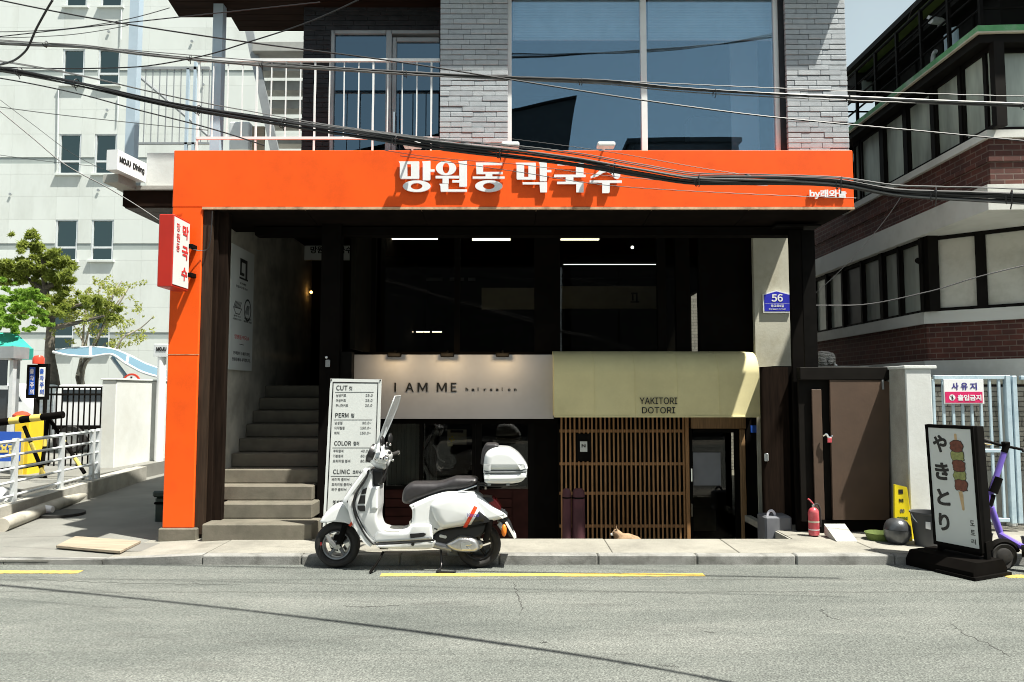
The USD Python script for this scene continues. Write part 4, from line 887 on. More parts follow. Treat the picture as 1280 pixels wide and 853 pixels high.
T = thing("gate_pillar", "square white plastered gate pillar between brown gate and blue gate", "pillar", (4.6, 8.5, 0))
part(T, "shaft", cbx(4.44, P(1168, 560, 8.35)[0], 8.35, 8.9, 0, 1.99, .012), "white_wall")
part(T, "left_face_render", bx(4.436, 4.441, 8.36, 8.89, .0, 1.975), "concrete")
part(T, "cap", cbx(4.42, 4.79, 8.335, 8.92, 1.985, 2.02, .006), "white_wall")
Yb = 8.78
T = thing("blue_gate", "pale blue steel bar gate with a private land sign", "gate", P(1220, 650, Yb))
part(T, "rail", pbx(1168, 469.5, 1263, 474.3, Yb - .02, Yb + .02, .005), "gate_blue"); part(T, "rail", pbx(1168, 561.5, 1263, 566, Yb - .02, Yb + .02, .005), "gate_blue"); part(T, "rail", pbx(1168, 648, 1263, 653, Yb - .02, Yb + .02, .005), "gate_blue")
for x in (1170.2, 1182.3, 1194.3, 1206, 1217.7, 1229.4, 1241, 1252.6): part(T, "bar", pbx(x - 1.6, 474.5, x + 1.6, 648, Yb - .012, Yb + .012, .003), "gate_blue")
part(T, "gate_post", pbx(1261, 469, 1267.5, 655, Yb - .03, Yb + .03, .006), "gate_blue"); part(T, "gate_post", pbx(1269.5, 470, 1275.5, 655, Yb - .03, Yb + .03, .006), "gate_blue")
part(T, "rail", pbx(1276, 470, 1420, 475, Yb - .02, Yb + .02, .005), "gate_blue"); part(T, "rail", pbx(1276, 561.5, 1420, 566, Yb - .02, Yb + .02, .005), "gate_blue")
for x in np.arange(1288, 1420, 11.8): part(T, "bar", pbx(x - 1.6, 475, x + 1.6, 652, Yb - .012, Yb + .012, .003), "gate_blue")
T = thing("private_sign", "white and magenta Korean no entry sign fixed on the blue gate", "sign", P(1205, 505, Yb - .04))
Ysg = Yb - .04
part(T, "plate", pbx(1180, 474.7, 1230, 505.3, Ysg, Ysg + .015, .004), "white_plastic")
part(T, "lower_panel", pbx(1181.7, 490, 1228.3, 503.7, Ysg - .003, Ysg - .0005), "magenta")
for t, a, b in (("사", 1189.5, 1198), ("유", 1201, 1209.5), ("지", 1212.5, 1221)): part(T, "lettering", ptxt(t, (a, 478.6, b, 487.6), Ysg, .0005, .003, bold=3), "navy_letter")
part(T, "lettering", ptxt("출입금지", (1197, 493.5, 1226.5, 501), Ysg - .003, .0005, .003, bold=3), "white_letter")
c = P(1190, 497.2, Ysg); rr = .036
part(T, "no_entry_mark", front(Ysg - .003).ext(Point(c[0], c[2]).buffer(rr), .0003, .002), "white_letter")
man = U(Point(c[0], c[2] + .02).buffer(.007), sbox(c[0] - .01, c[2] - .012, c[0] + .01, c[2] + .012), sbox(c[0] - .009, c[2] - .03, c[0] - .001, c[2] - .01), sbox(c[0] + .002, c[2] - .03, c[0] + .009, c[2] - .01), LineString([(c[0] - .024, c[2] + .02), (c[0] + .022, c[2] - .02)]).buffer(.003))
part(T, "no_entry_mark", front(Ysg - .003).ext(man, .0022, .003), "black_letter")
T = thing("block_wall", "grey stone block wall with pale cap behind the blue gate", "wall", (6, 9.3, 0))
part(T, "wall_core", bx(4.5, 9, 9.26, 9.4, 0, 1.8), "mortar")
n = 0
for i in range(22):
    x = 4.6 - .06 * (i % 2)
    while x < 7.4:
        w = .15 * rng.uniform(.9, 1.1)
        if .45 < .52 + i * .06 < 1.78: part(T, "block", cbx(x + .005, x + w - .005, 9.25 - rng.uniform(0, .012), 9.3, .5 + i * .0615, .5 + i * .0615 + .055, .006), ("block_stone", "block_stone_two")[int(rng.integers(2))])
        x += w
for k in range(20): part(T, "cap_stone", cbx(4.55 + .2 * k, 4.743 + .2 * k, 9.2, 9.42, 1.82, 1.91, .01), "block_cap")
part(T, "plinth", bx(4.5, 9, 9.2, 9.3, 0, .75), "concrete_light")
part(T, "drain_pipe", tube([(P(1257, 480, 9.15)[0], 9.15, .1), (P(1257, 480, 9.15)[0], 9.15, 1.78)], .06, 12), "white_wall")
# fire extinguisher
Ye = 8.56
c = P(1017.5, 668, Ye); c[2] = ZS
T = thing("fire_extinguisher", "faded red fire extinguisher standing at foot of right black post", "fire extinguisher", c)
def epart(p_, n_, m_, mt, **k):
    v, f = arr(m_); return part(p_, n_, ((v - c) * .76 + c, f), mt, **k)
epart(T, "cylinder", lathe([(0, 0), (.07, .0), (.078, .012), (.078, .33), (.07, .37), (.045, .4), (.02, .41), (0, .41)], c, "z", 28), "ext_red", smooth=40)
epart(T, "label_band", lathe([(.0788, .19), (.0793, .195), (.0793, .21), (.0788, .215)], c, "z", 28), "block_cap")
epart(T, "label_band", lathe([(.0788, .08), (.0793, .082), (.0793, .09), (.0788, .092)], c, "z", 28), "white_plastic")
epart(T, "valve", lathe([(0, .4), (.02, .4), (.022, .45), (0, .46)], c, "z", 12), "alloy")
epart(T, "lever", tube([c + [0, 0, .46], c + [-.05, -.01, .52], c + [-.08, -.01, .54]], .012, 8), "ext_red"); epart(T, "lever", tube([c + [0, 0, .45], c + [-.04, -.01, .47]], .01, 8), "black_metal")
epart(T, "hose", tube(curve([c + [.01, 0, .45], c + [.06, 0, .46], c + [.1, 0, .38], c + [.105, 0, .2], c + [.1, 0, .12]], 20), .013, 8), "rubber")
# wet floor sign
Yv = 8.22
T = thing("wet_floor_sign", "yellow plastic folding caution sign leaning against the white pillar", "caution sign", P(1135, 668, Yv))
pa = [(1119.5, 607), (1132.5, 610), (1140, 679), (1119.8, 676)]
part(T, "front_leaf", front(Yv).ext(pp(pa, Yv).buffer(.01), -.03, 0), "wet_yellow")
part(T, "rear_leaf", front(Yv + .1).ext(pp([(1123, 608), (1134, 611), (1143, 676), (1126, 674)], Yv + .1), -.03, 0), "wet_yellow")
part(T, "pictogram", pbx(1123.3, 612, 1128.7, 617.5, Yv - .003, Yv - .0005), "black_letter")
part(T, "lettering", ptxt("주의", (1123.5, 623.5, 1129, 628.5), Yv, .0005, .003, bold=3), "black_letter"); part(T, "lettering", ptxt("00", (1125, 636.5, 1130.5, 641), Yv, .0005, .003, bold=3), "grey_letter"); part(T, "lettering", ptxt("미끄럼주의", (1121.5, 646, 1134.5, 650), Yv, .0005, .003, bold=2), "moss_green")
# grey ball-shaped stone bollard
c = P(1122, 681, 8.08); c[2] = ZS
T = thing("bollard_ball", "round grey ball with a seam standing before the wet floor sign", "ball", c)
part(T, "lower_half", lathe([(0, 0), (.07, .0), (.11, .04), (.135, .1), (.136, .155)], c, "z", 32), "ball_grey", smooth=50)
part(T, "upper_half", lathe([(.132, .158), (.124, .2), (.1, .24), (.06, .265), (.02, .272), (0, .272)], c, "z", 32), "ball_grey", smooth=50)
T = thing("green_tray", "mossy green plastic tray lying behind the grey ball", "tray", P(1100, 672, 8.25))
c = P(1099, 676, 8.3); c[2] = ZS
part(T, "tray_body", lathe([(0, .01), (.11, .01), (.14, .08), (.15, .08), (.12, .0), (0, 0)], c, "z", 24), "moss_green")
c = P(1161, 688, 8.0); c[2] = ZS
T = thing("bucket", "dark grey bucket with torn label behind the black sign base", "bucket", c)
part(T, "bucket_body", lathe([(0, .01), (.13, 0), (.165, .33), (.175, .34), (.175, .355), (.16, .35), (.125, .02), (0, .02)], c, "z", 28), "bin_grey", smooth=40)
part(T, "handle", tube([c + [.17 * math.cos(t), -.17 * abs(math.sin(t)) * .6, .33 - .14 * math.sin(t)] for t in np.linspace(math.pi, 2 * math.pi, 14) * -1], .006, 6), "light_steel")
part(T, "torn_label", (np.array([c + [-.1, -.14, .27], c + [-.06, -.158, .27], c + [-.055, -.155, .19], c + [-.1, -.138, .2]]), np.array([[0, 1, 2], [0, 2, 3]])), "white_plastic")

# ============================================================= brick building on the right
T = thing("brick_building", "red brick building with long window bands and white concrete beams at right", "building", (6.5, 11, 0))
low = [(5.6, 14.2), (5.6, 9.95), (6.5, 9.2), (7.9, 8.3), (11, 8.3), (11, 14.2)]
upp = [(5.6, 12.2), (5.6, 8.5), (9.5, 8.3), (9.5, 12.2)]
def off(poly, d): return Polygon(poly).buffer(d, join_style=2)
zs0, zs1, zw1, zb1_ = 2.64, 2.8, 3.82, 4.12
part(T, "lower_wall", top.ext(Polygon(low), 0, 1.86), "red_brick"); part(T, "plinth_beam", top.ext(off(low, .06), 1.86, 2.14), "beam_white")
part(T, "lower_wall", top.ext(Polygon(low), 2.14, zs0), "red_brick")
part(T, "sill_beam", top.ext(off(low, .04), zs0, zs1), "beam_white")
part(T, "window_core", top.ext(off(low, -.25), zs1, zw1), "interior_dark")
up2 = [(5.6, 14.2), (5.6, 8.5), (9.5, 8.3), (9.5, 14.2)]
part(T, "upper_beam", top.ext(off(up2, .1), zw1, zb1_), "beam_white")
zq = 4.78
part(T, "upper_wall", top.ext(Polygon(up2), zb1_, zq - .09), "red_brick")
part(T, "upper_wall", bx(5.6, 9.5, 12.22, 14.2, zq - .09, 5.6), "red_brick")
part(T, "brick_course", top.ext(off(up2, .02), 4.42, 4.47), "red_brick")
part(T, "upper_sill", top.ext(off(upp, .05), zq - .09, zq), "beam_white")
part(T, "upper_core", top.ext(off(upp, -.2), zq, 5.8), "interior_dark")
zsl = 5.78
part(T, "terrace_slab", top.ext(off(upp, .16), zsl, zsl + .1), "frame_dark"); part(T, "terrace_edge", top.ext(off(upp, .2), zsl + .1, zsl + .118), "block_cap"); part(T, "green_terrace", top.ext(off(upp, .18), zsl + .118, zsl + .2), "green_edge")
# lower band of windows along the side: (px from, px to, material)
def Yat(px, py=370): return PX(px, py, 5.6)[1]
winL = [(1018, 1033, "window_green"), (1035, 1053, "window_green"), (1055, 1077, "window_dark"), (1079, 1101, "window_grey"), (1105, 1124, "window_grey"), (1126.5, 1154, "window_grey")]
for a, b, m in winL:
    y0, y1 = Yat(a), Yat(b)
    w = part(T, "window_frame", [bx(5.6, 5.68, y0, y1, zs1 + .001, zs1 + .04), bx(5.6, 5.68, y0, y1, zw1 - .06, zw1 - .001), bx(5.6, 5.68, y0, y0 - .03, zs1 + .04, zw1 - .06), bx(5.6, 5.68, y1, y1 + .03, zs1 + .04, zw1 - .06)], "frame_dark")
    part(w, "pane", bx(5.64, 5.65, y0 - .03, y1 + .03, zs1 + .04, zw1 - .06), m)
for a, b in ((1033, 1035), (1053, 1055), (1077, 1079), (1101, 1105), (1124, 1126.5), (1154, 1164)): part(T, "mullion", bx(5.58, 5.72, Yat(a), Yat(b), zs1 + .001, zw1 - .001), "frame_dark")
# chamfered corner windows
ch = Pl((5.6, 9.95, 0), (.9, -.75, 0), (0, 0, 1)); clen = math.hypot(.9, .75)
ch2 = Pl((6.5, 9.2, 0), (1.4, -.9, 0), (0, 0, 1))
def cw(pl, a, b, m):
    w = part(T, "window_frame", pl.ext(sbox(a, zs1 + .002, b, zw1 - .002).difference(sbox(a + .035, zs1 + .045, b - .035, zw1 - .05)), -.08, -.002), "frame_dark")
    part(w, "board", pl.ext(sbox(a + .035, zs1 + .045, b - .035, zw1 - .05), -.06, -.04), m)
cw(ch, .02, .63, "window_board"); cw(ch, .68, clen + .05, "window_board"); cw(ch2, .1, .8, "window_board"); cw(ch2, .85, 1.6, "window_board")
part(T, "mullion", ch.ext(sbox(.6, zs1 + .001, .7, zw1 - .003), -.1, .004), "frame_dark")
part(T, "corner_post", bx(5.575, 5.68, 9.9, 10.0, zs1, zw1), "frame_dark")
# upper band
winU = [(1066, 1073), (1075, 1100), (1105, 1130), (1135, 1165), (1170, 1201), (1205, 1243)]
def Yu(px): return PX(px, 170, 5.6)[1]
for a, b in winU:
    y0, y1 = min(Yu(a), 12.18), Yu(b)
    w = part(T, "upper_window", [bx(5.6, 5.66, y0, y1, zq + .001, zq + .05), bx(5.6, 5.66, y0, y1, zsl - .06, zsl - .001), bx(5.6, 5.66, y0, y0 - .03, zq + .05, zsl - .06), bx(5.6, 5.66, y1, y1 + .03, zq + .05, zsl - .06)], "frame_dark")
    part(w, "pane", bx(5.63, 5.64, y0 - .03, y1 + .03, zq + .05, zsl - .06), "window_green")
for a, b in ((1100, 1105), (1130, 1135), (1165, 1170), (1201, 1205), (1243, 1249.5)): part(T, "mullion", bx(5.58, 5.7, Yu(a), Yu(b), zq + .001, zsl - .001), "frame_dark")
part(T, "mullion", bx(5.58, 5.7, 12.2, 12.1, zq, zsl), "frame_dark")
fw = Pl((5.6, 8.5, 0), (3.9, -.2, 0), (0, 0, 1))
for a, b in ((.12, .62), (.68, 1.5), (1.56, 2.4)):
    w = part(T, "front_window", fw.ext(sbox(a, zq + .002, b, zsl - .002).difference(sbox(a + .03, zq + .05, b - .03, zsl - .05)), -.06, -.002), "frame_dark"); part(w, "pane", fw.ext(sbox(a + .03, zq + .05, b - .03, zsl - .05), -.04, -.03), "window_green")
part(T, "front_window_post", fw.ext(sbox(-.0, zq + .001, .12, zsl - .001), -.06, .002), "frame_dark")
# terrace railing, penthouse
zr = zsl + .2
pr = part(T, "terrace_railing", [], "black_metal") if False else None
rp = [(9.2, 8.2), (5.52, 8.42), (5.52, 12.15), (6.3, 12.15)]
for k, h in enumerate((.25, .45, .65, .88)):
    part(T, "railing_bar", tube([(x, y, zr + h) for x, y in rp], .016 if k < 3 else .024, 6), "black_metal")
for y in np.linspace(8.42, 12.15, 7): part(T, "railing_post", bx(5.5, 5.54, y - .02, y + .02, zr, zr + .9), "black_metal")
for x in (6.3, 6.9, 7.6): part(T, "railing_post", bx(x - .02, x + .02, 8.34, 8.4, zr, zr + .9), "blue_post" if x < 6.5 else "black_metal")
part(T, "railing_post", bx(6.28, 6.32, 12.1, 12.15, zr, zr + .9), "black_metal")
part(T, "penthouse_wall", bx(6.15, 9.4, 9.0, 12.15, zr, 7.1), "penthouse")
for y in (9.5, 10.2, 10.9, 11.5): part(T, "penthouse_panel", cbx(6.12, 6.16, y, y + .5, zr + .05, 6.75, .01), "penthouse")
part(T, "roof_fascia", bx(5.85, 9.6, 8.3, 12.2, 6.84, 7.02), "penthouse")
part(T, "roof", bx(5.58, 9.8, 7.9, 12.35, 7.04, 7.12), "penthouse")
part(T, "roof_lining", bx(5.66, 9.7, 8.0, 12.3, 7.0, 7.035), "moss_green")
part(T, "eave_box", bx(5.68, 6.1, 11.9, 12.2, 6.6, 7.0), "penthouse"); part(T, "eave_panel", cbx(5.78, 5.95, 11.885, 11.9, 6.66, 6.86, .005), "window_grey")
for px, y0, y1, r_, m in ((1187.5, 42, 93, .055, "blue_post"), (1195, 34, 85, .05, "gate_blue")):
    c0 = PX(px, y1, 5.75); c1 = PX(px, y0, 5.75)
    part(T, "flue_pipe", tube([c0, [c0[0], c0[1], c1[2]]], r_, 10), m)
part(T, "vent_pipe", tube(curve([PX(1167, 106, 5.9), PX(1166, 80, 5.9), PX(1167, 68, 5.9), PX(1170, 64, 5.9)], 14), .03, 8), "white_plastic")
cc = PX(1171, 28, 5.75)
CM = thing("security_camera", "white bullet security camera under the dark penthouse eave", "camera", cc)
part(CM, "camera_body", tube([cc + [-.12, -.06, -.01], cc + [.12, .05, .02]], .04, 12), "white_plastic"); part(CM, "hood", tube([cc + [-.15, -.07, .03], cc + [.1, .04, .055]], .03, 4), "white_plastic"); part(CM, "mount", tube([cc + [.08, .04, .02], cc + [.2, .3, .1]], .015, 6), "white_plastic")
cc = PX(1150, 326, 5.5)
CM = thing("security_camera", "dark bullet security camera on the brick building's lower window corner post", "camera", cc)
part(CM, "camera_body", tube([cc + [-.06, -.06, -.01], cc + [.06, .1, .0]], .04, 10), "black_metal"); part(CM, "mount", tube([cc + [.03, .06, 0], cc + [.1, .1, 0]], .02, 6), "black_metal")
part(T, "downpipe", tube([(5.55, 9.93, 2.8), (5.55, 9.93, 3.8)], .03, 8), "frame_dark")
# building across the street, behind the viewer, that the glass and paint reflect
T = thing("facing_house", "dark gabled house across the street, seen only as a reflection in the upstairs glass", "house", (-2, -9, 0))
v = np.array([[-9, -8.5, 0], [1.6, -8.5, 0], [1.6, -8.5, 9.2], [2.6, -8.5, 10.6], [-9, -8.5, 9.0]], float)
part(T, "wall", Pl((0, -8.5, 0), (1, 0, 0), (0, 0, 1)).ext(Polygon([(-9, 0), (1.8, 0), (2.3, 10.2), (-9, 8.6)]), -.0, 6), "opposite_wall") if False else part(T, "wall", Pl((0, -14.5, 0), (1, 0, 0), (0, 0, 1)).ext(Polygon([(-9, 0), (1.7, 0), (2.0, 10.3), (2.3, 12.2), (-9, 9.8)]), -6, 0), "opposite_wall")
part(T, "roof", Pl((0, -14.5, 0), (1, 0, 0), (0, 0, 1)).ext(Polygon([(-9.2, 9.78), (2.32, 12.22), (2.32, 12.3), (-9.2, 9.88)]), -6.1, .1), "penthouse")
T = thing("facing_shop_row", "plain dark shop row across the street between the two facing houses", "shop", (3, -9, 0))
part(T, "wall", bx(2.35, 4.15, -14, -8.5, 0, 9.3), "opposite_wall"); part(T, "wall", bx(-22, -9.05, -14, -8.5, 0, 8.2), "opposite_wall"); part(T, "wall", bx(8.2, 26, -14, -8.5, 0, 8.4), "opposite_wall")
T = thing("facing_shop", "low dark building across the street, reflected at the foot of the upstairs glass", "shop", (6, -9, 0))
part(T, "wall", bx(4.2, 8.1, -14.5, -8.5, 0, 10.6), "opposite_wall"); part(T, "parapet", bx(4.1, 8.2, -14.6, -8.4, 10.6, 10.75), "opposite_wall")
# ============================================================= the white scooter
YC, YV = 7.42, 7.30
def Sx(pts, Y=YV): return [(P(a, b, Y)[0], P(a, b, Y)[2]) for a, b in pts]
def c2(pts): return Sx([(380 + a / 6.56, 590 + b / 6.56) for a, b in pts])
def c3(pts): return Sx([(500 + a / 4.74, 540 + b / 4.74) for a, b in pts])
def c1(pts): return Sx([(380 + a / 8.533, 490 + b / 8.533) for a, b in pts])
V = thing("motor_scooter", "white retro motor scooter with orange stripe and top box parked at the kerb", "scooter", (P(510, 700, YC)[0], YC, 0))
def wheel(px, Yw, front_):
    c = P(px, 681, Yw); R_ = c[2]; R_ = .222; c[2] = R_ + .001
    w = part(V, "front_wheel" if front_ else "rear_wheel", lathe([(.128, -.045), (.138, -.05), (.142, -.042), (.142, .042), (.138, .05), (.128, .045), (.122, .03), (.122, -.03), (.128, -.045)], c, "y", 40), "scooter_grey" if front_ else "scooter_black", smooth=40)
    t = [(.14, -.05)] + [(.182 + .041 * math.cos(a), .062 * math.sin(a)) for a in np.linspace(-2.4, 2.4, 19)] + [(.14, .05)]
    part(w, "tyre", lathe([(r * 1.0, h) for r, h in t], c, "y", 48), "rubber", smooth=60)
    for k in range(5):
        a = k * 2 * math.pi / 5 + .3; d = np.array([math.cos(a), 0, math.sin(a)])
        part(w, "spoke", tube([c + d * .03 + [0, .01, 0], c + d * .13 + [0, -.01, 0]], [.02, .014], 6), "scooter_grey" if front_ else "scooter_black")
    part(w, "hub", lathe([(0, -.05), (.03, -.05), (.045, -.03), (.045, .03), (0, .05)], c, "y", 20), "alloy", smooth=40)
    return w, c
fw, fc = wheel(422, YC, True)
disc = [(.055, -.071), (.1, -.071), (.1, -.066), (.055, -.066), (.055, -.071)]
part(fw, "brake_disc", lathe(disc, fc, "y", 36), "chrome")
part(fw, "disc_bolts", [ball(fc + [.045 * math.cos(a), -.075, .045 * math.sin(a)], .009, 1) for a in np.arange(5) * 1.2566], "black_metal", kind="stuff")
part(V, "fork_arm", tube([fc + [.0, -.085, 0], fc + [-.05, -.09, .05], fc + [-.085, -.085, .11]], [.026, .024, .02], 10), "alloy")
part(V, "brake_caliper", cbx(fc[0] - .02, fc[0] + .05, fc[1] - .1, fc[1] - .06, fc[2] + .05, fc[2] + .11, .012), "black_metal")
part(V, "shock_absorber", tube([fc + [.03, -.09, .02], fc + [.09, -.07, .2]], .028, 10), "black_metal")
part(V, "fork_tube", tube([fc + [.02, 0, .0], P(444, 640, YC), P(472, 586, YC)], .03, 10), "black_metal")
part(V, "reflector", cbx(fc[0] - .155, fc[0] - .14, fc[1] - .08, fc[1] - .055, fc[2] + .0, fc[2] + .03, .004), "tail_red")
rw_, rc = wheel(598, YC, False)
# front mudguard: a shell over the wheel
mg = c2([(108, 420), (128, 385), (165, 335), (215, 292), (270, 266), (330, 260), (358, 300), (415, 388), (432, 442), (475, 505), (430, 478), (370, 440), (300, 424), (200, 420), (130, 430)])
part(V, "front_mudguard", domed(mg, YC, .105, .28, 8, 90), "scooter_white", smooth=50)
st = c2([(408, 382), (425, 400), (380, 452), (362, 440)])
part(V, "mudguard_stripe", front(YC - .1075).ext(Polygon(st), 0, .003), "scooter_stripe")
# leg shield: white outside, black edge, white inside
outer = c2([(478, 2), (500, -30), (545, -20), (530, 30), (468, 118), (422, 200), (412, 262), (428, 345), (478, 455), (538, 545), (590, 583), (575, 600), (560, 590), (500, 530), (455, 470), (415, 392), (356, 300), (318, 240), (350, 180), (420, 80)])
part(V, "leg_shield", slab(outer, YC, .185, .05, 140, 6), "scooter_white", smooth=50)
edge = [(540, -25), (534, 10), (470, 118), (426, 200), (414, 262), (430, 342), (480, 452), (540, 543), (590, 580), (720, 577), (980, 557), (1075, 548)]
for s in (-1, 1):
    part(V, "shield_edge", tube(curve([(x, YC + s * .185, z) for x, z in c2(edge)], 60), .0095, 8), "scooter_black", smooth=60)
part(V, "horn_cover", slab(c2([(470, -10), (485, 5), (420, 92), (345, 200), (318, 240), (308, 235), (340, 175), (412, 75)]), YC, .05, .015, 70, 4), "scooter_black", smooth=50)
inner = c2([(545, -5), (560, 30), (565, 120), (615, 122), (612, 300), (604, 360), (620, 440), (650, 475), (720, 510), (975, 510), (975, 548), (720, 566), (600, 570), (550, 535), (490, 445), (440, 340), (424, 262), (436, 200), (480, 120)])
part(V, "inner_shield", slab(inner, YC, .165, .03, 150, 5), "scooter_white", smooth=50)
part(V, "glove_box", slab(c2([(562, 118), (616, 122), (612, 296), (590, 302), (555, 300), (552, 200)]), YC, .178, .02, 50, 4), "scooter_white", smooth=50)
for q in ([(488, 140), (526, 124), (516, 174), (476, 178)], [(472, 188), (512, 186), (508, 256), (450, 256)], [(448, 272), (508, 270), (508, 316), (468, 318), (450, 300)]):
    part(V, "shield_vent", front(YC - .166).ext(Polygon(c2(q)).buffer(-.002).buffer(.002), .0, .004), "scooter_black")
part(V, "steering_column_boot", slab(c2([(556, -20), (640, -5), (648, 60), (628, 108), (612, 118), (572, 118), (558, 60)]), YC, .1, .03, 50, 4), "scooter_black", smooth=50)
# floorboard, tunnel mat, underside
part(V, "floor_mat", slab(c2([(612, 425), (640, 460), (720, 478), (800, 478), (850, 456), (870, 400), (880, 470), (850, 490), (720, 496), (640, 486), (608, 455)]), YC, .13, .01, 60, 3), "concrete_light", smooth=50)
part(V, "floor_panel", slab(c2([(610, 470), (700, 492), (850, 490), (905, 424), (990, 420), (1050, 430), (1060, 545), (980, 553), (720, 568), (596, 574), (570, 540)]), YC, .172, .03, 110, 5), "scooter_white", smooth=50)
part(V, "floor_slot", front(YC - .174).ext(Polygon(c2([(876, 500), (985, 492), (1008, 500), (985, 522), (880, 536)])).buffer(-.002).buffer(.003), 0, .004), "scooter_black")
part(V, "underside_fairing", slab(c2([(590, 590), (720, 586), (1080, 560), (1065, 610), (1040, 626), (980, 630), (640, 622), (600, 610)]), YC, .165, .02, 80, 4), "scooter_white", smooth=50)
part(V, "fairing_bolt", lathe([(0, 0), (.016, 0), (.016, .006), (0, .006)], [P(516, 680.5, YC - .17)[0], YC - .166, P(516, 680.5, YC - .17)[2]], "y", 14), "scooter_black")
part(V, "stand_bracket", slab(c2([(610, 624), (685, 624), (680, 645), (612, 645)]), YC, .07, .008, 24, 3, False), "black_metal")
part(V, "side_stand", tube([P(479, 690, YC - .12), P(474, 700, YC - .2), (P(469, 708, YC)[0], YC - .27, .008)], [.011, .011, .014], 8), "black_metal")
cs = [(P(551, 690, YC)[0], YC - .05, .2), (P(553, 706, YC)[0], YC - .14, .03), (P(549, 713, YC)[0], YC - .22, .012), (P(560, 713, YC)[0], YC - .25, .012), (P(572, 713, YC)[0], YC - .22, .012)]
part(V, "centre_stand", tube(curve(cs, 24), .011, 8), "scooter_black")
# headset
part(V, "headset", slab(c1([(720, 582), (770, 560), (826, 568), (840, 620), (838, 690), (880, 720), (900, 745), (832, 842), (770, 830), (700, 775), (676, 740)]), YC, .075, .05, 80, 6), "scooter_white", smooth=50)
part(V, "handlebar_cover", slab(c1([(770, 640), (850, 640), (900, 700), (880, 770), (800, 760), (770, 720)]), YC, .2, .05, 50, 5), "scooter_white", smooth=50)
hl = np.array([[(c1([(682, 662)])[0][0]), YC, c1([(682, 662)])[0][1]]])[0]
ax = np.array([-.93, 0, .37]); up = np.array([.37, 0, .93])
def disk_along(c, ax, prof, n=32):
    v, f = lathe(prof, (0, 0, 0), "z", n); b = np.array([0, 1.0, 0]); a = np.cross(b, ax)
    return v[:, :1] * a + v[:, 1:2] * b + v[:, 2:] * ax + c, f
part(V, "headlight_ring", disk_along(hl, ax, [(.085, -.06), (.097, -.01), (.095, .008), (.084, .012), (.08, -.0)]), "scooter_black", smooth=40)
part(V, "headlight_lens", disk_along(hl, ax, [(.08, .002), (.06, .012), (.03, .017), (0, .019)]), "chrome", smooth=60)
for s in (-1, 1):
    a = P(484, 571, YC); a[1] = YC
    g0, g1 = a + [0, s * .17, .0], a + [.05, s * .35, .012]
    part(V, "grip", tube([g0, (g0 + g1) / 2, g1], [.02, .019, .02], 12), "rubber", smooth=50)
    part(V, "grip_end", ball(g1 + [.003, s * .01, 0], .023, 2), "chrome", smooth=True)
    part(V, "brake_lever", tube(curve([a + [-.03, s * .15, .0], a + [-.07, s * .22, .005], a + [-.04, s * .34, -.005]], 12), .008, 8), "chrome", smooth=50)
    part(V, "switch_housing", cbx(a[0] - .03, a[0] + .03, a[1] + s * .12, a[1] + s * .19, a[2] - .03, a[2] + .03, .012), "scooter_black")
    m0 = a + [-.02, s * .16, .02]; m1 = a + [-.01, s * .24, .2]
    part(V, "mirror_stem", tube(curve([m0, m0 + [-.02, s * .02, .09], m1 + [0, 0, -.05]], 12), .006, 8), "scooter_black")
    part(V, "mirror", ball(m1 + [.0, 0, -.03], (.02, .062, .05), 3), "scooter_black", smooth=True)
for q in ((488, 556, .012, "chrome"), (483, 560, .02, "scooter_black"), (487, 566, .018, "scooter_black"), (481, 570, .02, "chrome"), (491, 575.5, .013, "chrome")):
    part(V, "handlebar_fitting", ball(P(q[0], q[1], YC - .1), q[2], 2), q[3], smooth=True)
# windscreen: a curved sheet seen on edge
w0, w1 = np.array(c1([(742, 640)])[0]), np.array(c1([(968, 46)])[0]); wsV = []
for t in np.linspace(0, 1, 12):
    x, z = w0 + (w1 - w0) * t; half = .12 + .1 * math.sin(math.pi * min(t * 1.05, 1) * .62) * (1 if t < .9 else 1 - (t - .9) * 3.5)
    ys = np.linspace(-half, half, 15); wsV.append(np.stack([x + .33 * ys ** 2 * (1 + .0 * t), YC + ys, np.full(15, z) - .0 * ys], 1))
def sheet(V, n, th):
    v = np.vstack(V); m = v + th; k = len(V); i, j = np.meshgrid(np.arange(k - 1), np.arange(n - 1), indexing="ij")
    q = np.stack([i * n + j, i * n + j + 1, (i + 1) * n + j + 1, (i + 1) * n + j], -1).reshape(-1, 4); N = len(v)
    e = []
    for a in range(k - 1): e += [[a * n, (a + 1) * n, (a + 1) * n + N, a * n + N], [a * n + n - 1, a * n + n - 1 + N, (a + 1) * n + n - 1 + N, (a + 1) * n + n - 1]]
    for b in range(n - 1): e += [[b, b + N, b + 1 + N, b + 1], [(k - 1) * n + b, (k - 1) * n + b + 1, (k - 1) * n + b + 1 + N, (k - 1) * n + b + N]]
    return np.vstack([v, m]), np.vstack([q, q[:, ::-1] + N, np.array(e)])
part(V, "windscreen", sheet(wsV, 15, np.array([.006, 0, .0])), "screen_plastic", smooth=40)
part(V, "windscreen_rim", [tube(np.array([r[0] for r in wsV]), .005, 6), tube(np.array([r[-1] for r in wsV]), .005, 6), tube(wsV[-1], .005, 6)], "light_steel")
for s in (-1, 1): part(V, "screen_bracket", tube([P(470, 562, YC) + [0, s * .06, 0], P(478, 545, YC) + [0, s * .1, 0], P(481, 535, YC) + [0, s * .11, 0]], .008, 8), "light_steel")
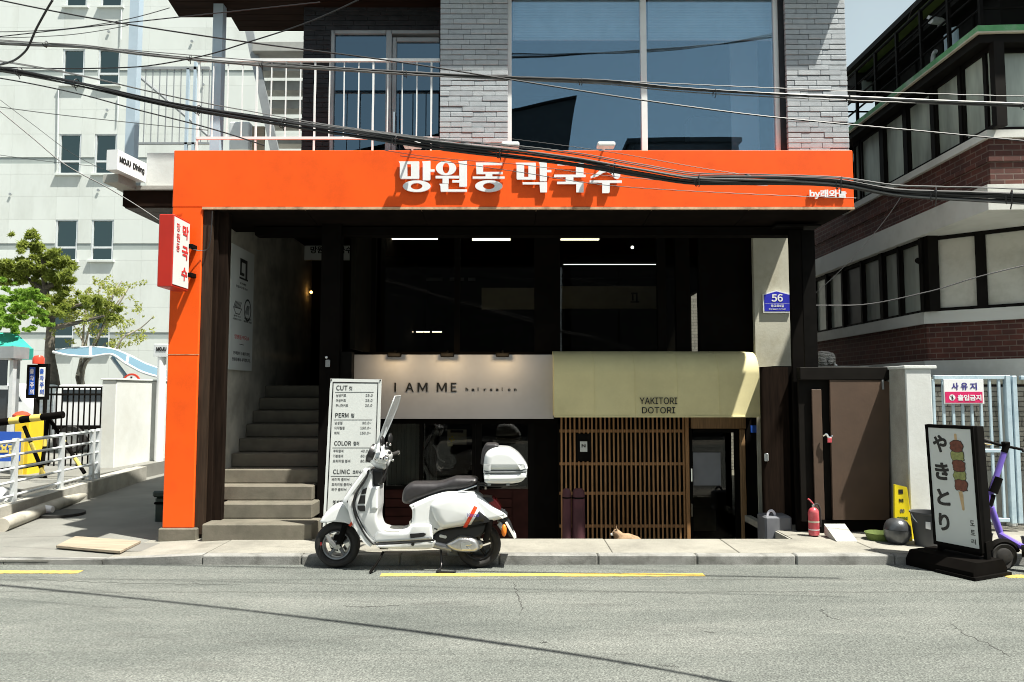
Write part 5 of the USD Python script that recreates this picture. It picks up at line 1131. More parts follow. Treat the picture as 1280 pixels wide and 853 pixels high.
# body, cowls, seat, tail
body = c3([(52, 436), (130, 400), (200, 372), (290, 352), (430, 352), (462, 372), (545, 440), (628, 492), (636, 502), (600, 516), (530, 532), (400, 556), (240, 584), (208, 602), (180, 632), (130, 642), (60, 645), (-10, 640), (-8, 590), (40, 570), (70, 520), (72, 475)])
part(V, "rear_body", slab(body, YC, .15, .045, 150, 6), "scooter_white", smooth=50)
cowl = c3([(160, 430), (200, 385), (285, 358), (425, 360), (455, 385), (500, 450), (530, 505), (520, 528), (400, 554), (245, 580), (205, 545), (180, 500)])
cowlm = domed(cowl, YC, .2, .38, 9, 90)
part(V, "side_cowl", cowlm, "scooter_white", smooth=50)
def onto(poly, m, push=.004):
    """lay a thin mark on the near side of a bulging panel"""
    g = Polygon(poly).buffer(0); a, b, c, d = g.bounds; n = 14; pts = []
    tri = trimesh.creation.triangulate_polygon(g.segmentize(.012), engine="earcut")
    v, f = trimesh.remesh.subdivide_to_size(np.c_[tri[0], np.zeros(len(tri[0]))], tri[1], .018)
    mv = np.asarray(m.vertices); near = mv[mv[:, 1] < YC + .001]
    from scipy.interpolate import LinearNDInterpolator
    y = LinearNDInterpolator(near[:, [0, 2]], near[:, 1], fill_value=YC - .15)(v[:, :2])
    y = np.minimum(y, YC - .149)
    A = np.stack([v[:, 0], y - push, v[:, 1]], 1)
    return A, f
part(V, "cowl_stripe", onto(c3([(442, 432), (462, 442), (398, 562), (374, 563)]), cowlm), "scooter_stripe")
part(V, "cowl_black_flash", onto(c3([(470, 462), (535, 522), (530, 530), (418, 553)]), cowlm), "scooter_black")
gl = fit(glyphs("Vespa", bold=1, which="inter"), *c3([(396, 500)])[0], *c3([(470, 474)])[0])
gl = affinity.skew(gl, 18)
part(V, "emblem_script", front(YC - .207).ext(gl, 0, .004), "navy_letter")
part(V, "cowl_catch", front(YC - .19).ext(Polygon(c3([(208, 560), (230, 568), (222, 574), (206, 566)])), 0, .006), "scooter_black")
seat = c3([(8, 400), (12, 368), (25, 335), (48, 314), (80, 304), (200, 304), (250, 296), (300, 280), (330, 272), (440, 274), (458, 288), (455, 304), (340, 346), (270, 352), (200, 372), (100, 406), (36, 430), (18, 424)])
part(V, "seat", slab(seat, YC, .135, .055, 120, 7), "seat_leather", smooth=60)
part(V, "seat_base", slab(c3([(200, 372), (340, 340), (465, 308), (468, 350), (430, 358), (290, 356)]), YC, .115, .02, 50, 4), "scooter_black", smooth=50)
part(V, "seat_strap", tube(curve([(x, YC - .14, z) for x, z in c3([(345, 350), (400, 336), (455, 316)])], 12), .006, 6), "chrome")
part(V, "tail_light", slab(c3([(495, 392), (556, 398), (578, 420), (600, 462), (580, 474), (545, 452)]), YC, .09, .02, 50, 4), "tail_red", smooth=50)
part(V, "tail_light_hood", slab(c3([(490, 390), (540, 394), (556, 410), (520, 424)]), YC, .094, .01, 30, 3), "scooter_black", smooth=50)
part(V, "rear_mudflap", slab(c3([(560, 525), (625, 515), (660, 560), (680, 632), (655, 630), (620, 560)]), YC, .07, .012, 50, 4), "scooter_black", smooth=50)
for s in (-1, 1):
    part(V, "indicator", ball(np.array([c3([(616, 585)])[0][0], YC + s * .11, c3([(616, 585)])[0][1]]), (.026, .035, .06), 2), "indicator_orange", smooth=True)
    part(V, "indicator_housing", tube([np.array([c3([(585, 545)])[0][0], YC + s * .09, c3([(585, 545)])[0][1]]), np.array([c3([(612, 580)])[0][0], YC + s * .1, c3([(612, 580)])[0][1]])], .024, 10), "grey_steel")
n0, n1 = np.array(c3([(622, 540)])[0]), np.array(c3([(676, 636)])[0]); dn = n1 - n0
part(V, "number_plate", (np.array([[n0[0], YC - .1, n0[1]], [n0[0], YC + .1, n0[1]], [n1[0], YC + .1, n1[1]], [n1[0], YC - .1, n1[1]], [n0[0] + .02, YC - .1, n0[1] + .006], [n0[0] + .02, YC + .1, n0[1] + .006], [n1[0] + .02, YC + .1, n1[1] + .006], [n1[0] + .02, YC - .1, n1[1] + .006]]),
    np.array([[0, 1, 2, 3], [7, 6, 5, 4], [0, 4, 5, 1], [1, 5, 6, 2], [2, 6, 7, 3], [3, 7, 4, 0]])), "white_plastic")
# engine
part(V, "wheel_housing", slab(c3([(180, 640), (215, 605), (250, 590), (400, 562), (520, 540), (500, 600), (420, 640), (300, 660), (200, 690)]), YC, .11, .02, 70, 4), "scooter_black", smooth=50)
eng = c3([(268, 664), (310, 640), (360, 616), (420, 622), (462, 650), (472, 690), (452, 710), (400, 714), (330, 708), (290, 690)])
part(V, "engine_cover", domed(eng, YC - .09, .075, .4, 7, 60), "alloy", smooth=50)
part(V, "engine_badge", slab(c3([(360, 650), (420, 645), (428, 662), (392, 672), (420, 690), (375, 694)]), YC - .165, .006, .003, 30, 3), "chrome")
part(V, "intake_duct", tube([np.array([c3([(192, 668)])[0][0], YC - .1, c3([(192, 668)])[0][1]]), np.array([c3([(305, 692)])[0][0], YC - .1, c3([(305, 692)])[0][1]])], .036, 12), "scooter_grey", smooth=50)
part(V, "duct_clamp", tube([np.array([c3([(160, 682)])[0][0], YC - .08, c3([(160, 682)])[0][1]]), np.array([c3([(192, 676)])[0][0], YC - .08, c3([(192, 676)])[0][1]])], .015, 8), "chrome")
part(V, "housing_badge", front(YC - .111).ext(LineString(c3([(240, 618), (268, 624)])).buffer(.014), 0, .004), "light_steel")
part(V, "rear_shock", tube([P(607, 676, YC - .12), P(612, 655, YC - .12), P(616, 640, YC - .1)], .03, 10), "black_metal")
part(V, "exhaust_pipe", tube(curve([P(560, 690, YC + .1), P(590, 690, YC + .14), P(622, 682, YC + .15)], 12), .04, 10), "grey_steel")
# rack and top box
for s in (-1, 1): part(V, "rack_rail", tube(curve([(x, YC + s * .09, z) for x, z in c3([(440, 330), (480, 318), (520, 322), (700, 310)])], 16), .009, 8), "scooter_black")
part(V, "rack_plate", slab(c3([(515, 310), (700, 306), (695, 318), (520, 324)]), YC, .09, .005, 24, 3, False), "scooter_black")
lid = c3([(492, 232), (496, 180), (502, 140), (530, 106), (580, 90), (640, 94), (695, 124), (735, 170), (758, 216), (748, 226), (640, 232)])
part(V, "top_box_lid", slab(lid, YC, .2, .075, 110, 8), "scooter_white", smooth=60)
part(V, "top_box_base", slab(c3([(496, 238), (640, 237), (750, 228), (753, 240), (742, 272), (715, 296), (640, 306), (520, 306), (500, 294)]), YC, .19, .06, 100, 7), "scooter_white", smooth=60)
part(V, "box_seam", slab(c3([(494, 232), (640, 231), (752, 223), (752, 230), (640, 238), (494, 239)]), YC, .188, .003, 60, 3), "grey_steel")
part(V, "box_backrest", slab(c3([(478, 192), (480, 150), (488, 106), (515, 72), (560, 72), (584, 84), (560, 100), (525, 106), (502, 140), (492, 196)]), YC, .13, .02, 80, 5), "seat_leather", smooth=60)
for x in (530, 640): part(V, "box_foot", slab(c3([(x - 12, 300), (x + 12, 299), (x + 8, 316), (x - 10, 317)]), YC, .16, .004, 20, 3, False), "grey_steel")
CB = tube(curve([(x, YC - .09, z) for x, z in c1([(850, 700), (880, 800), (850, 900), (800, 960)])], 16), .007, 6)
part(V, "brake_cable", CB, "rubber")

# ============================================================= yakitori pavement sign on the road edge
A0, A1 = np.array([4.215, 7.5]), np.array([4.425, 7.06]); dv = (A1 - A0); Lb = np.linalg.norm(dv)
T = thing("pavement_sign", "tall black framed sign with Japanese letters and skewer picture at right road edge", "sign", (*((A0 + A1) / 2), 0))
pl = Pl((A0[0], A0[1], 0), (dv[0], dv[1], 0), (-.05, -.02, 1))
Z0, Z1 = .21, 1.4
part(T, "frame", pl.ext(sbox(0, Z0, Lb, Z1).difference(sbox(.028, Z0 + .035, Lb - .028, Z1 - .03)), -.06, .0), "black_metal")
part(T, "rear_box", pl.ext(sbox(.01, Z0 + .01, Lb + .0, Z1 - .01), -.16, -.012), "black_metal")
part(T, "face", pl.ext(sbox(.029, Z0 + .036, Lb - .029, Z1 - .031), -.02, -.005), "white_board")
kx = Lb / .58
for t, z0, z1, w_ in (("や", 1.13, 1.3, .17), ("き", .86, 1.03, .17), ("と", .61, .77, .16), ("り", .36, .53, .13)):
    part(T, "lettering", pl.ext(fit(glyphs(t, bold=4), .085 * kx, z0, (.085 + w_) * kx, z1), -.005, -.002), "black_letter")
for t, z0 in (("도", .455), ("토", .365), ("리", .28)):
    part(T, "lettering", pl.ext(fit(glyphs(t, bold=1), .46 * kx, z0, .51 * kx, z0 + .05), -.005, -.002), "black_letter")
x = .37 * kx
part(T, "skewer_stick", pl.ext(LineString([(x - .005, 1.31), (x + .012, .74), (x + .02, .6)]).buffer(.012), -.005, -.0025), "skewer"); part(T, "skewer_flag", pl.ext(Polygon([(x - .015, .77), (x + .03, .74), (x + .03, .64), (x + .008, .61)]), -.0048, -.0022), "skewer")
r2 = np.random.default_rng(5)
for k, m in enumerate(("meat", "leek", "meat", "leek", "meat")):
    zc_ = 1.2 - .093 * k; a = np.linspace(0, 2 * math.pi, 26, endpoint=False)
    g_ = Polygon([(x + .004 * k + .062 * math.copysign(abs(math.cos(t)) ** .5, math.cos(t)) * r2.uniform(.86, 1.1), zc_ + .052 * math.copysign(abs(math.sin(t)) ** .6, math.sin(t)) * r2.uniform(.85, 1.1)) for t in a]).buffer(0)
    part(T, "skewer_bite", pl.ext(g_, -.005, .0 - .001 * (k % 2)), m)
    part(T, "bite_outline", pl.ext(g_.buffer(.005).difference(g_.buffer(-.002)), -.005, -.0005 - .001 * (k % 2)), "black_letter")
fx = Pl((A1[0], A1[1], 0), (pl.n[0], pl.n[1], 0), (0, 0, 1))
foot = Polygon([(-.25, 0.0), (.25, 0.0), (.25, .07), (.19, .15), (-.19, .15), (-.25, .07)])
sgn = 1.0 if fx.n @ np.array([dv[0], dv[1], 0]) > 0 else -1.0
part(T, "weighted_base", fx.ext(foot, *sorted((.06 * sgn, -.62 * sgn))), "black_paint"); part(T, "base_lip", fx.ext(sbox(-.27, .002, .27, .03), *sorted((.09 * sgn, -.3 * sgn))), "black_metal")
part(T, "cross_beam", pl.ext(sbox(.05, .17, Lb - .05, .21), -.1, -.04), "black_metal")
for b in (0.01, Lb - .02): part(T, "upright", pl.ext(sbox(b, .06, b + .035, Z0 + .1), -.1, -.04), "black_metal")

# ============================================================= violet rental kick scooters
def kick(dx, dy, label):
    T = thing("kick_scooter", label, "kick scooter", (4.75 + dx, 7.5 + dy, 0), "violet kick scooters parked by the blue gate")
    o = np.array([dx, dy, 0.0]); Y = 7.6
    q = lambda a, b, yy=Y: P(a, b, yy) + o
    top_, bot = q(1257, 558), q(1232, 640)
    part(T, "stem", tube([q(1257, 560), q(1244, 600), q(1229, 646)], .028, 14), "violet", smooth=50)
    part(T, "stem_clamp", tube([q(1258.5, 555), q(1255, 566)], .031, 12), "black_metal")
    part(T, "battery_box", tube([q(1247.5, 597), q(1241, 616)], [.046, .046], 12), "black_metal", smooth=40)
    part(T, "folding_joint", tube([q(1240, 618), q(1236, 632)], [.036, .034], 12), "black_metal", smooth=40)
    part(T, "handlebar", tube(curve([q(1224, 548, Y + .12), q(1240, 553.5, Y + .05), q(1257, 558), q(1270, 560.5, Y - .03), q(1292, 566, Y - .1)], 20), .014, 10), "black_metal")
    part(T, "grip", tube([q(1224, 548, Y + .12), q(1238, 552.5, Y + .06)], .019, 10), "rubber"); part(T, "grip", tube([q(1278, 563, Y - .06), q(1292, 566, Y - .1)], .019, 10), "rubber")
    part(T, "brake_lever", tube([q(1240, 556, Y + .05), q(1228, 554, Y + .08)], .006, 6), "chrome"); part(T, "display", cbx(*(q(1257, 556)[0] + np.array([-.03, .03])), q(0, 0)[1] - .03, q(0, 0)[1] + .03, *(q(1257, 556)[2] + np.array([.0, .03])), .006), "black_metal")
    part(T, "neck", tube([q(1238, 634), q(1246, 655), q(1252, 672)], [.036, .034, .03], 14), "violet", smooth=50)
    part(T, "reflector", ball(q(1234.5, 641, Y - .03), (.016, .012, .034), 2), "indicator_orange", smooth=True)
    wc = q(1254, 693, 7.32); wc[2] = .132
    part(T, "front_wheel", lathe([(.0, -.03), (.06, -.03), (.08, -.018), (.115, -.028), (.13, -.01), (.13, .01), (.115, .028), (.08, .018), (.06, .03), (0, .03)], wc, "y", 28), "rubber", smooth=40)
    part(T, "front_mudguard", tube([wc + [.14 * math.cos(t), 0, .14 * math.sin(t)] for t in np.linspace(.3, 2.6, 12)], .03, 6), "black_metal")
    rc_ = wc + [.62, -.35, 0]
    part(T, "rear_wheel", lathe([(.0, -.03), (.06, -.03), (.08, -.018), (.115, -.028), (.13, -.01), (.13, .01), (.115, .028), (.08, .018), (.06, .03), (0, .03)], rc_, "y", 28), "rubber", smooth=40)
    d0, d1 = wc + [.14, -.06, .06], rc_ + [-.12, .05, .05]
    part(T, "deck", tube([d0, d1], [.06, .07], 8), "black_metal"); part(T, "deck_frame", tube([q(1250, 668), d0 + [.02, 0, .03]], .03, 10), "violet")
    part(T, "basket", lathe([(.05, 0), (.075, .16), (.08, .165), (.07, .16), (.045, .005)], q(1231, 676, Y + .1) * [1, 1, 0] + [0, 0, ZS + .02], "z", 14), "bin_grey")
    part(T, "kick_stand", tube([d0 + [.05, 0, 0], [d0[0] + .02, d0[1] - .14, .012]], .012, 8), "black_metal")
kick(0, 0, "left violet electric kick scooter with orange reflector, nearest the pavement sign")
T2 = "x"
kick(.31, -.22, "right violet electric kick scooter, half cut off by the picture's right edge")
# front small wheel resting on the road beside the sign
# ============================================================= two cats
from manifold3d import Manifold
def hullchain(js):
    m = None
    def sp(c, r):
        return trimesh.creation.icosphere(1, 1.0).vertices * r + np.asarray(c, float)
    for (c0, r0), (c1_, r1) in js:
        h = trimesh.convex.convex_hull(np.vstack([sp(c0, r0), sp(c1_, r1)]))
        mm = Manifold(__import__("manifold3d").Mesh(np.asarray(h.vertices, np.float32), np.asarray(h.faces, np.uint32)))
        m = mm if m is None else m + mm
    m = m.refine_to_length(.012); q = m.to_mesh(); t = trimesh.Trimesh(np.asarray(q.vert_properties[:, :3]), np.asarray(q.tri_verts), process=True)
    trimesh.smoothing.filter_taubin(t, iterations=12); return t
c = P(774, 668, 9.2)
zcat = c[2]
X = lambda px: P(px, 668, 9.2)[0]
Zp = lambda py: P(780, py, 9.2)[2]
h = np.array([X(770.5), 9.2, Zp(666)])
js = [((h, .045), (h + [-.04, 0, -.018], .024)), ((h, .045), ((X(776), 9.2, Zp(672)), .06)), (((X(776), 9.2, Zp(674)), .07), ((X(786), 9.22, Zp(676)), .085)), (((X(786), 9.22, Zp(676)), .085), ((X(795), 9.24, Zp(679)), .08)),
      (((X(777), 9.17, Zp(676)), .045), ((X(776), 9.16, Zp(700)), .025)), (((X(777), 9.25, Zp(676)), .045), ((X(775), 9.25, Zp(700)), .025)), (((X(794), 9.2, Zp(680)), .07), ((X(797), 9.16, Zp(700)), .03)), (((X(794), 9.28, Zp(680)), .07), ((X(797), 9.28, Zp(700)), .03)),
      (((X(797), 9.24, Zp(680)), .03), ((X(808), 9.3, Zp(690)), .02)), ((h + [.0, -.028, .035], .012), (h + [-.002, -.03, .08], .003)), ((h + [.005, .028, .035], .012), (h + [.005, .03, .075], .003))]
T = thing("cat", "tan and grey cat walking past the foot of the slatted screen", "cat", (X(783), 9.2, Zp(702)))
part(T, "body", hullchain(js), "cat_tan", smooth=True)
part(T, "muzzle", ball(h + [-.055, -.0, -.022], (.02, .024, .018), 2), "white_wall", smooth=True)
for s in (-1, 1): part(T, "eye", ball(h + [-.036, s * .026, .008], .008, 1), "black_letter", smooth=True)
LG = thing("low_ledge", "plain concrete ledge inside the sunken shop front where the cat walks", "ledge", (1.5, 9.2, -.9))
part(LG, "ledge_top", cbx(.7, 2.35, 9.05, 9.4, -.85, Zp(702) - .018, .01), "concrete")
Yk = 9.3
k0 = lambda a, b: P(a, b, Yk)
LG = thing("back_wall", "low dark wall behind the brown gate carrying the grey tabby cat", "wall", (3.9, 9.35, 0))
part(LG, "wall_body", bx(3.55, 4.43, 9.2, 9.5, 0, k0(1035, 459.5)[2]), "frame_dark")
part(LG, "wall_cap", bx(3.55, 4.43, 9.18, 9.52, k0(1035, 459.5)[2], k0(1035, 458)[2]), "concrete")
zf = k0(1035, 458)[2]
js = [((k0(1027, 446), .075), (k0(1037, 447), .07)), ((k0(1027, 448), .07), ((k0(1024, 455)), .05)), ((k0(1038, 447), .06), (k0(1041, 451), .035)), ((k0(1041, 450), .03), ((k0(1043.5, 457)), .016)), ((k0(1036, 449) + [0, -.04, 0], .04), (k0(1034, 457) + [0, -.04, 0], .016)), ((k0(1026, 452) + [0, -.05, 0], .05), (k0(1029, 456.5) + [0, -.08, 0], .022)),
      ((k0(1036, 452) + [0, -.05, 0], .036), (k0(1035, 454) + [-.01, -.08, 0], .028)), ((k0(1024, 455), .03), (k0(1018, 457), .018))]
T = thing("cat", "grey striped tabby cat bending down on wall top beside right black post", "cat", k0(1033, 458))
part(T, "body", hullchain(js), "tabby", smooth=True)
part(T, "white_paw", ball(k0(1043.8, 457) + [0, -.012, 0], (.022, .03, .018), 2), "white_wall", smooth=True)
# ============================================================= the office block beyond the alley
YO = 26.0
T = thing("office_building", "tall pale grey-green panelled office building with small paired windows behind the alley", "building", (-12, YO, 0))
fx = lambda px, py=300: P(px, py, YO)[0]
fz = lambda py: P(100, py, YO)[2]
colsw = [(fx(69), fx(97)), (fx(114), fx(142))]
rowsw = [(fz(y1), fz(y0)) for y0, y1 in ((385, 438), (275, 326), (168, 218), (62, 107), (-42, 9), (-146, -96))]
X0, X1 = -26.0, -5.2
part(T, "wall_core", bx(X0, X1, YO + .06, YO + 9, 0, 24), "office_wall")
xsn = sorted({X0, -23, *[fx(10)], *[v for c_ in colsw for v in c_], fx(178), fx(250), fx(330), X1})
zed = [0.0]
for z0, z1 in rowsw: zed += [z0, z0 + .26 * (z1 - z0) , z0 + .42 * (z1 - z0), z1]
zed += [24.0]
def is_win(xm, zm): return any(a < xm < b for a, b in colsw) and any(a < zm < b for a, b in rowsw)
for i in range(len(zed) - 1):
    z0, z1 = zed[i], zed[i + 1]
    stripe = any(abs(z0 - (r[0] + .26 * (r[1] - r[0]))) < 1e-6 for r in rowsw)
    for a, b in zip(xsn[:-1], xsn[1:]):
        if is_win((a + b) / 2, (z0 + z1) / 2): continue
        nz = 2 if z1 - z0 > 1.2 else 1
        for k in range(nz):
            za, zb2 = z0 + (z1 - z0) * k / nz, z0 + (z1 - z0) * (k + 1) / nz
            part(T, "wall_panel", bx(a + .002, b - .002, YO - (0 if stripe else .02), YO + .08, za + .002, zb2 - .002), "office_band" if stripe else ("office_wall", "office_wall_two")[int(rng.integers(2))])
for z0, z1 in rowsw:
    for a, b in colsw:
        zm = z0 + .32 * (z1 - z0)
        w = part(T, "window", [bx(a + .01, a + .06, YO + .0, YO + .1, z0, z1), bx(b - .06, b - .01, YO, YO + .1, z0, z1), bx(a + .06, b - .06, YO + .002, YO + .1, zm - .03, zm + .04), bx(a + .06, b - .06, YO + .002, YO + .1, z0, z0 + .05), bx(a + .06, b - .06, YO + .002, YO + .1, z1 - .04, z1)], "light_steel")
        part(w, "pane", bx(a + .06, b - .06, YO + .05, YO + .055, zm + .04, z1 - .04), "office_glass"); part(w, "pane", bx(a + .06, b - .06, YO + .052, YO + .057, z0 + .05, zm - .03), "office_glass")
        part(w, "sill", bx(a - .08, b + .08, YO - .12, YO + .0, z0 - .06, z0), "office_wall")
        part(w, "room_dark", bx(a, b, YO + .058, YO + .06, z0, z1), "window_dark")
for px, py in ((13, 243), (123, 238), (136, 40), (240, 52), (254, 106), (134, 138)): part(T, "anchor_plate", lathe([(0, 0), (.05, 0), (.05, .03), (0, .03)], P(px, py, YO - .05), "y", 8), "grey_steel")
for px, a, b in ((73, 112, 205), (152, 12, 50), (148, 118, 152)): part(T, "rain_pipe", tube([P(px, a, YO - .08), P(px - 1, b, YO - .08)], .02, 6), "light_steel")
# pylon-like white parapet wall beside the lane with a name post
T = thing("lane_wall", "white rendered wall end beside the lane left of the orange pillar", "wall", (-7.6, 15, 0))
part(T, "wall_body", cbx(-7.78, -7.5, 14.05, 21, 0, 1.95, .015), "white_wall"); part(T, "wall_cap", cbx(-7.8, -7.48, 14.03, 21, 1.95, 1.985, .006), "white_wall")
c = P(198, 588, 15.4); c[2] = 0
T = thing("name_post", "white round post with a small black lettered sign box near the orange pillar", "sign post", c)
part(T, "post", tube([c, [c[0], c[1], P(198, 447, 15.4)[2]]], .085, 16), "white_plastic", smooth=50)
part(T, "sign_box", pbx(192, 430, 209, 446.5, 15.3, 15.45, .01), "light_steel"); part(T, "lettering", ptxt("MOJU", (195.5, 434, 208, 439), 15.3, .0, .01, bold=4, which="inter"), "black_letter")
# MOJU Dining projecting sign on the alley canopy
T = thing("dining_sign", "white slanted sign box with bold black lettering on the alley canopy parapet", "sign", P(165, 215, 9.0))
a0, a1 = P(147, 198, 8.5), P(182, 214, 9.35)
a0, a1 = np.array([a0[0], 8.5]), np.array([P(183, 214, 9.04)[0], 9.04])
pl = Pl((a0[0], a0[1], 0), (a1[0] - a0[0], a1[1] - a0[1], 0), (0, 0, 1)); Ls = np.linalg.norm(a1 - a0)
zt_, zb_s = P(148, 187, 8.5)[2], P(148, 212, 8.5)[2]
part(T, "sign_box", pl.ext(sbox(0, zb_s, Ls, zt_), -.14, 0), "white_plastic")
part(T, "lettering", pl.ext(fit(glyphs("MOJU", bold=4, which="inter"), .06 * Ls, zb_s + .1, .44 * Ls, zb_s + .17), 0, .006), "black_letter"); part(T, "lettering", pl.ext(fit(glyphs("Dining", bold=3, which="inter"), .52 * Ls, zb_s + .075, .92 * Ls, zb_s + .17), 0, .006), "black_letter")
part(T, "bracket", pl.ext(sbox(.3 * Ls, zb_s - .1, .9 * Ls, zb_s), -.3, -.1), "concrete_light")
# railing on its kerb
r0, r1 = np.array([-6.5, 9.75, .3]), np.array([-6.86, 12.35, .3]); dr_ = (r1 - r0) / 2.63
T = thing("lane_railing", "silver steel tube railing on a low concrete kerb at left edge", "railing", r0)
rs = r0 - dr_ * 1.6
kerbp = Pl((rs[0], rs[1], 0), (dr_[0], dr_[1], 0), (0, 0, 1))
part(T, "kerb_block", kerbp.ext(sbox(0, 0, 6.2, .3), -.12, .12), "concrete")
for k in range(5):
    z = .38 + .175 * k
    part(T, "rail", tube([rs + [0, 0, z - .3], r1 + [0, 0, z - .3]], .018 if k < 4 else .024, 8), "light_steel")
for s in (-1.2, .0, 1.32, 2.4, 2.63): part(T, "post", bx(*(r0 + dr_ * s)[0] + np.array([-.03, .03]), *(r0 + dr_ * s)[1] + np.array([-.03, .03]), .3, 1.12), "light_steel")
single("inner_yard", bx(-30, -7.2, 10.0, 25.9, .02, .3), "alley_concrete", kind="structure")
# dark bar gate
Yg2 = 14.4
T = thing("bar_gate", "black steel bar gate between the white lane wall and the booth", "gate", P(93, 597, Yg2))
part(T, "frame", [pbx(52, 483, 55, 597, Yg2 - .03, Yg2 + .03), pbx(130.5, 484, 134, 596, Yg2 - .03, Yg2 + .03), pbx(55, 483, 130.5, 485.5, Yg2 - .025, Yg2 + .025), pbx(55, 492, 130.5, 494.5, Yg2 - .025, Yg2 + .025), pbx(55, 592, 130.5, 595, Yg2 - .025, Yg2 + .025)], "frame_dark")
for k in range(10): part(T, "bar", pbx(61 + 7 * k, 485, 62.3 + 7 * k, 592, Yg2 - .012, Yg2 + .012), "frame_dark")
# barrier with yellow machine
Yb2 = 12.4
T = thing("barrier", "black and yellow striped barrier arm on crossed striped legs behind the railing", "barrier", P(60, 605, Yb2))
n = 9
pa_, pb_ = P(-40, 533, Yb2), P(79, 518.5, Yb2)
for k in range(n):
    part(T, "arm_stripe", tube([pa_ + (pb_ - pa_) * k / n, pa_ + (pb_ - pa_) * (k + 1) / n], .06, 14), ("barrier_yellow", "black_paint")[k % 2] if k < n - 1 else "black_paint", smooth=50)
for (a, b, c_, d), lab in (((30, 533, 60, 606), 0), ((60, 522, 50, 606), 1), ((62, 524, 106, 592), 2)):
    q0, q1 = P(a, b, Yb2 + .05 * lab), P(c_, d, Yb2 + .05 * lab)
    for k in range(7): part(T, "leg_stripe", tube([q0 + (q1 - q0) * k / 7, q0 + (q1 - q0) * (k + 1) / 7], .032, 8), ("black_paint", "black_paint", "barrier_yellow")[k % 3])
part(T, "cross_bar", tube([P(-10, 590, Yb2), P(62, 578, Yb2)], .035, 8), "black_paint")
T = thing("barrier_machine", "yellow barrier machine cabinet with blue sign behind the silver railing", "barrier machine", P(26, 610, 12.9))
part(T, "cabinet", pbx(16, 520, 36, 612, 12.9, 13.3, .02), "machine_yellow"); part(T, "side_door", pbx(24, 540, 29, 604, 12.89, 12.9), "barrier_yellow")
part(T, "lamp", lathe([(.14, 0), (.14, .06), (.08, .11), (0, .13)], P(27, 523, 13.1), "z", 20), "beacon_red", smooth=40)
T = thing("toll_sign", "blue sign with pale yellow Korean letters hanging behind the railing", "sign", P(8, 580, 12.2))
part(T, "plate", pbx(-22, 540, 24, 577, 12.2, 12.24), "sign_blue"); part(T, "lettering", ptxt("주차요금", (-20, 550, 20.5, 568), 12.2, .001, .006, bold=4), "barrier_yellow")
# booth with teal awning
T = thing("booth", "grey gatekeeper booth with glass panes and teal awning at left edge", "booth", P(0, 600, 13.6))
Yo2 = 13.6
part(T, "booth_frame", [pbx(9, 450, 13.5, 600, Yo2, Yo2 + .1), pbx(-60, 482, 9, 487, Yo2, Yo2 + .1), pbx(-60, 446, 12, 450, Yo2 - .05, Yo2 + .3)], "light_steel")
part(T, "booth_pane", pbx(-60, 450, 9, 482, Yo2 + .04, Yo2 + .05), "car_glass"); part(T, "booth_pane", pbx(-60, 487, 9, 560, Yo2 + .04, Yo2 + .05), "car_glass"); part(T, "booth_wall", pbx(-60, 560, 12, 615, Yo2 + .01, Yo2 + .3), "light_steel"); part(T, "booth_side", pbx(11, 450, 13.0, 610, Yo2 + .1, Yo2 + .3), "grey_steel"); part(T, "roof_fascia", pbx(-60, 433, 17, 448, Yo2 - .12, Yo2 + .32), "grey_steel")
Yaw = 16.0
aw = [P(-30, 416, Yaw), P(20, 416, Yaw), P(41, 436, Yaw - .6), P(-30, 436, Yaw - .6)]
part(T, "awning_top", (np.array([*aw, *[q - [0, 0, .02] for q in aw]]), np.array([[0, 3, 2, 1], [4, 5, 6, 7], [0, 1, 5, 4], [1, 2, 6, 5], [2, 3, 7, 6], [3, 0, 4, 7]])), "teal_cloth")
part(T, "awning_valance", pbx(-30, 436, 41, 450, Yaw - .61, Yaw - .59), "teal_cloth")
# beacon sign
T = thing("beacon_sign", "dark two faced warning sign with red beacon on top beside the booth", "sign", P(46, 560, 13.9))
Yz = 13.9
part(T, "face_left", pbx(33, 456, 45, 498, Yz, Yz + .06), "black_metal"); part(T, "face_right", pbx(46, 455, 59, 500, Yz - .02, Yz + .06), "black_metal")
part(T, "panel", pbx(36.5, 459, 43.5, 494, Yz - .004, Yz - .001), "sign_blue"); part(T, "panel", pbx(48.5, 459, 56, 496, Yz - .026, Yz - .022), "white_plastic")
for t, a, b, m, yy in (("출차주의", 37.5, 42.5, "lilac_plate", Yz - .004), ("출차주의", 49.8, 54.8, "sign_blue", Yz - .026)):
    for k, ch_ in enumerate(t): part(T, "lettering", ptxt(ch_, (a, 461 + 8.6 * k, b, 467.5 + 8.6 * k), yy, .001, .004, bold=3), m)
part(T, "beacon", lathe([(.1, 0), (.1, .1), (.07, .15), (0, .165)], P(48, 455, Yz + .02), "z", 20), "beacon_red", smooth=40); part(T, "post", tube([P(46, 498, Yz + .03), [P(46, 498, Yz)[0], Yz + .03, .05]], .05, 10), "frame_dark")
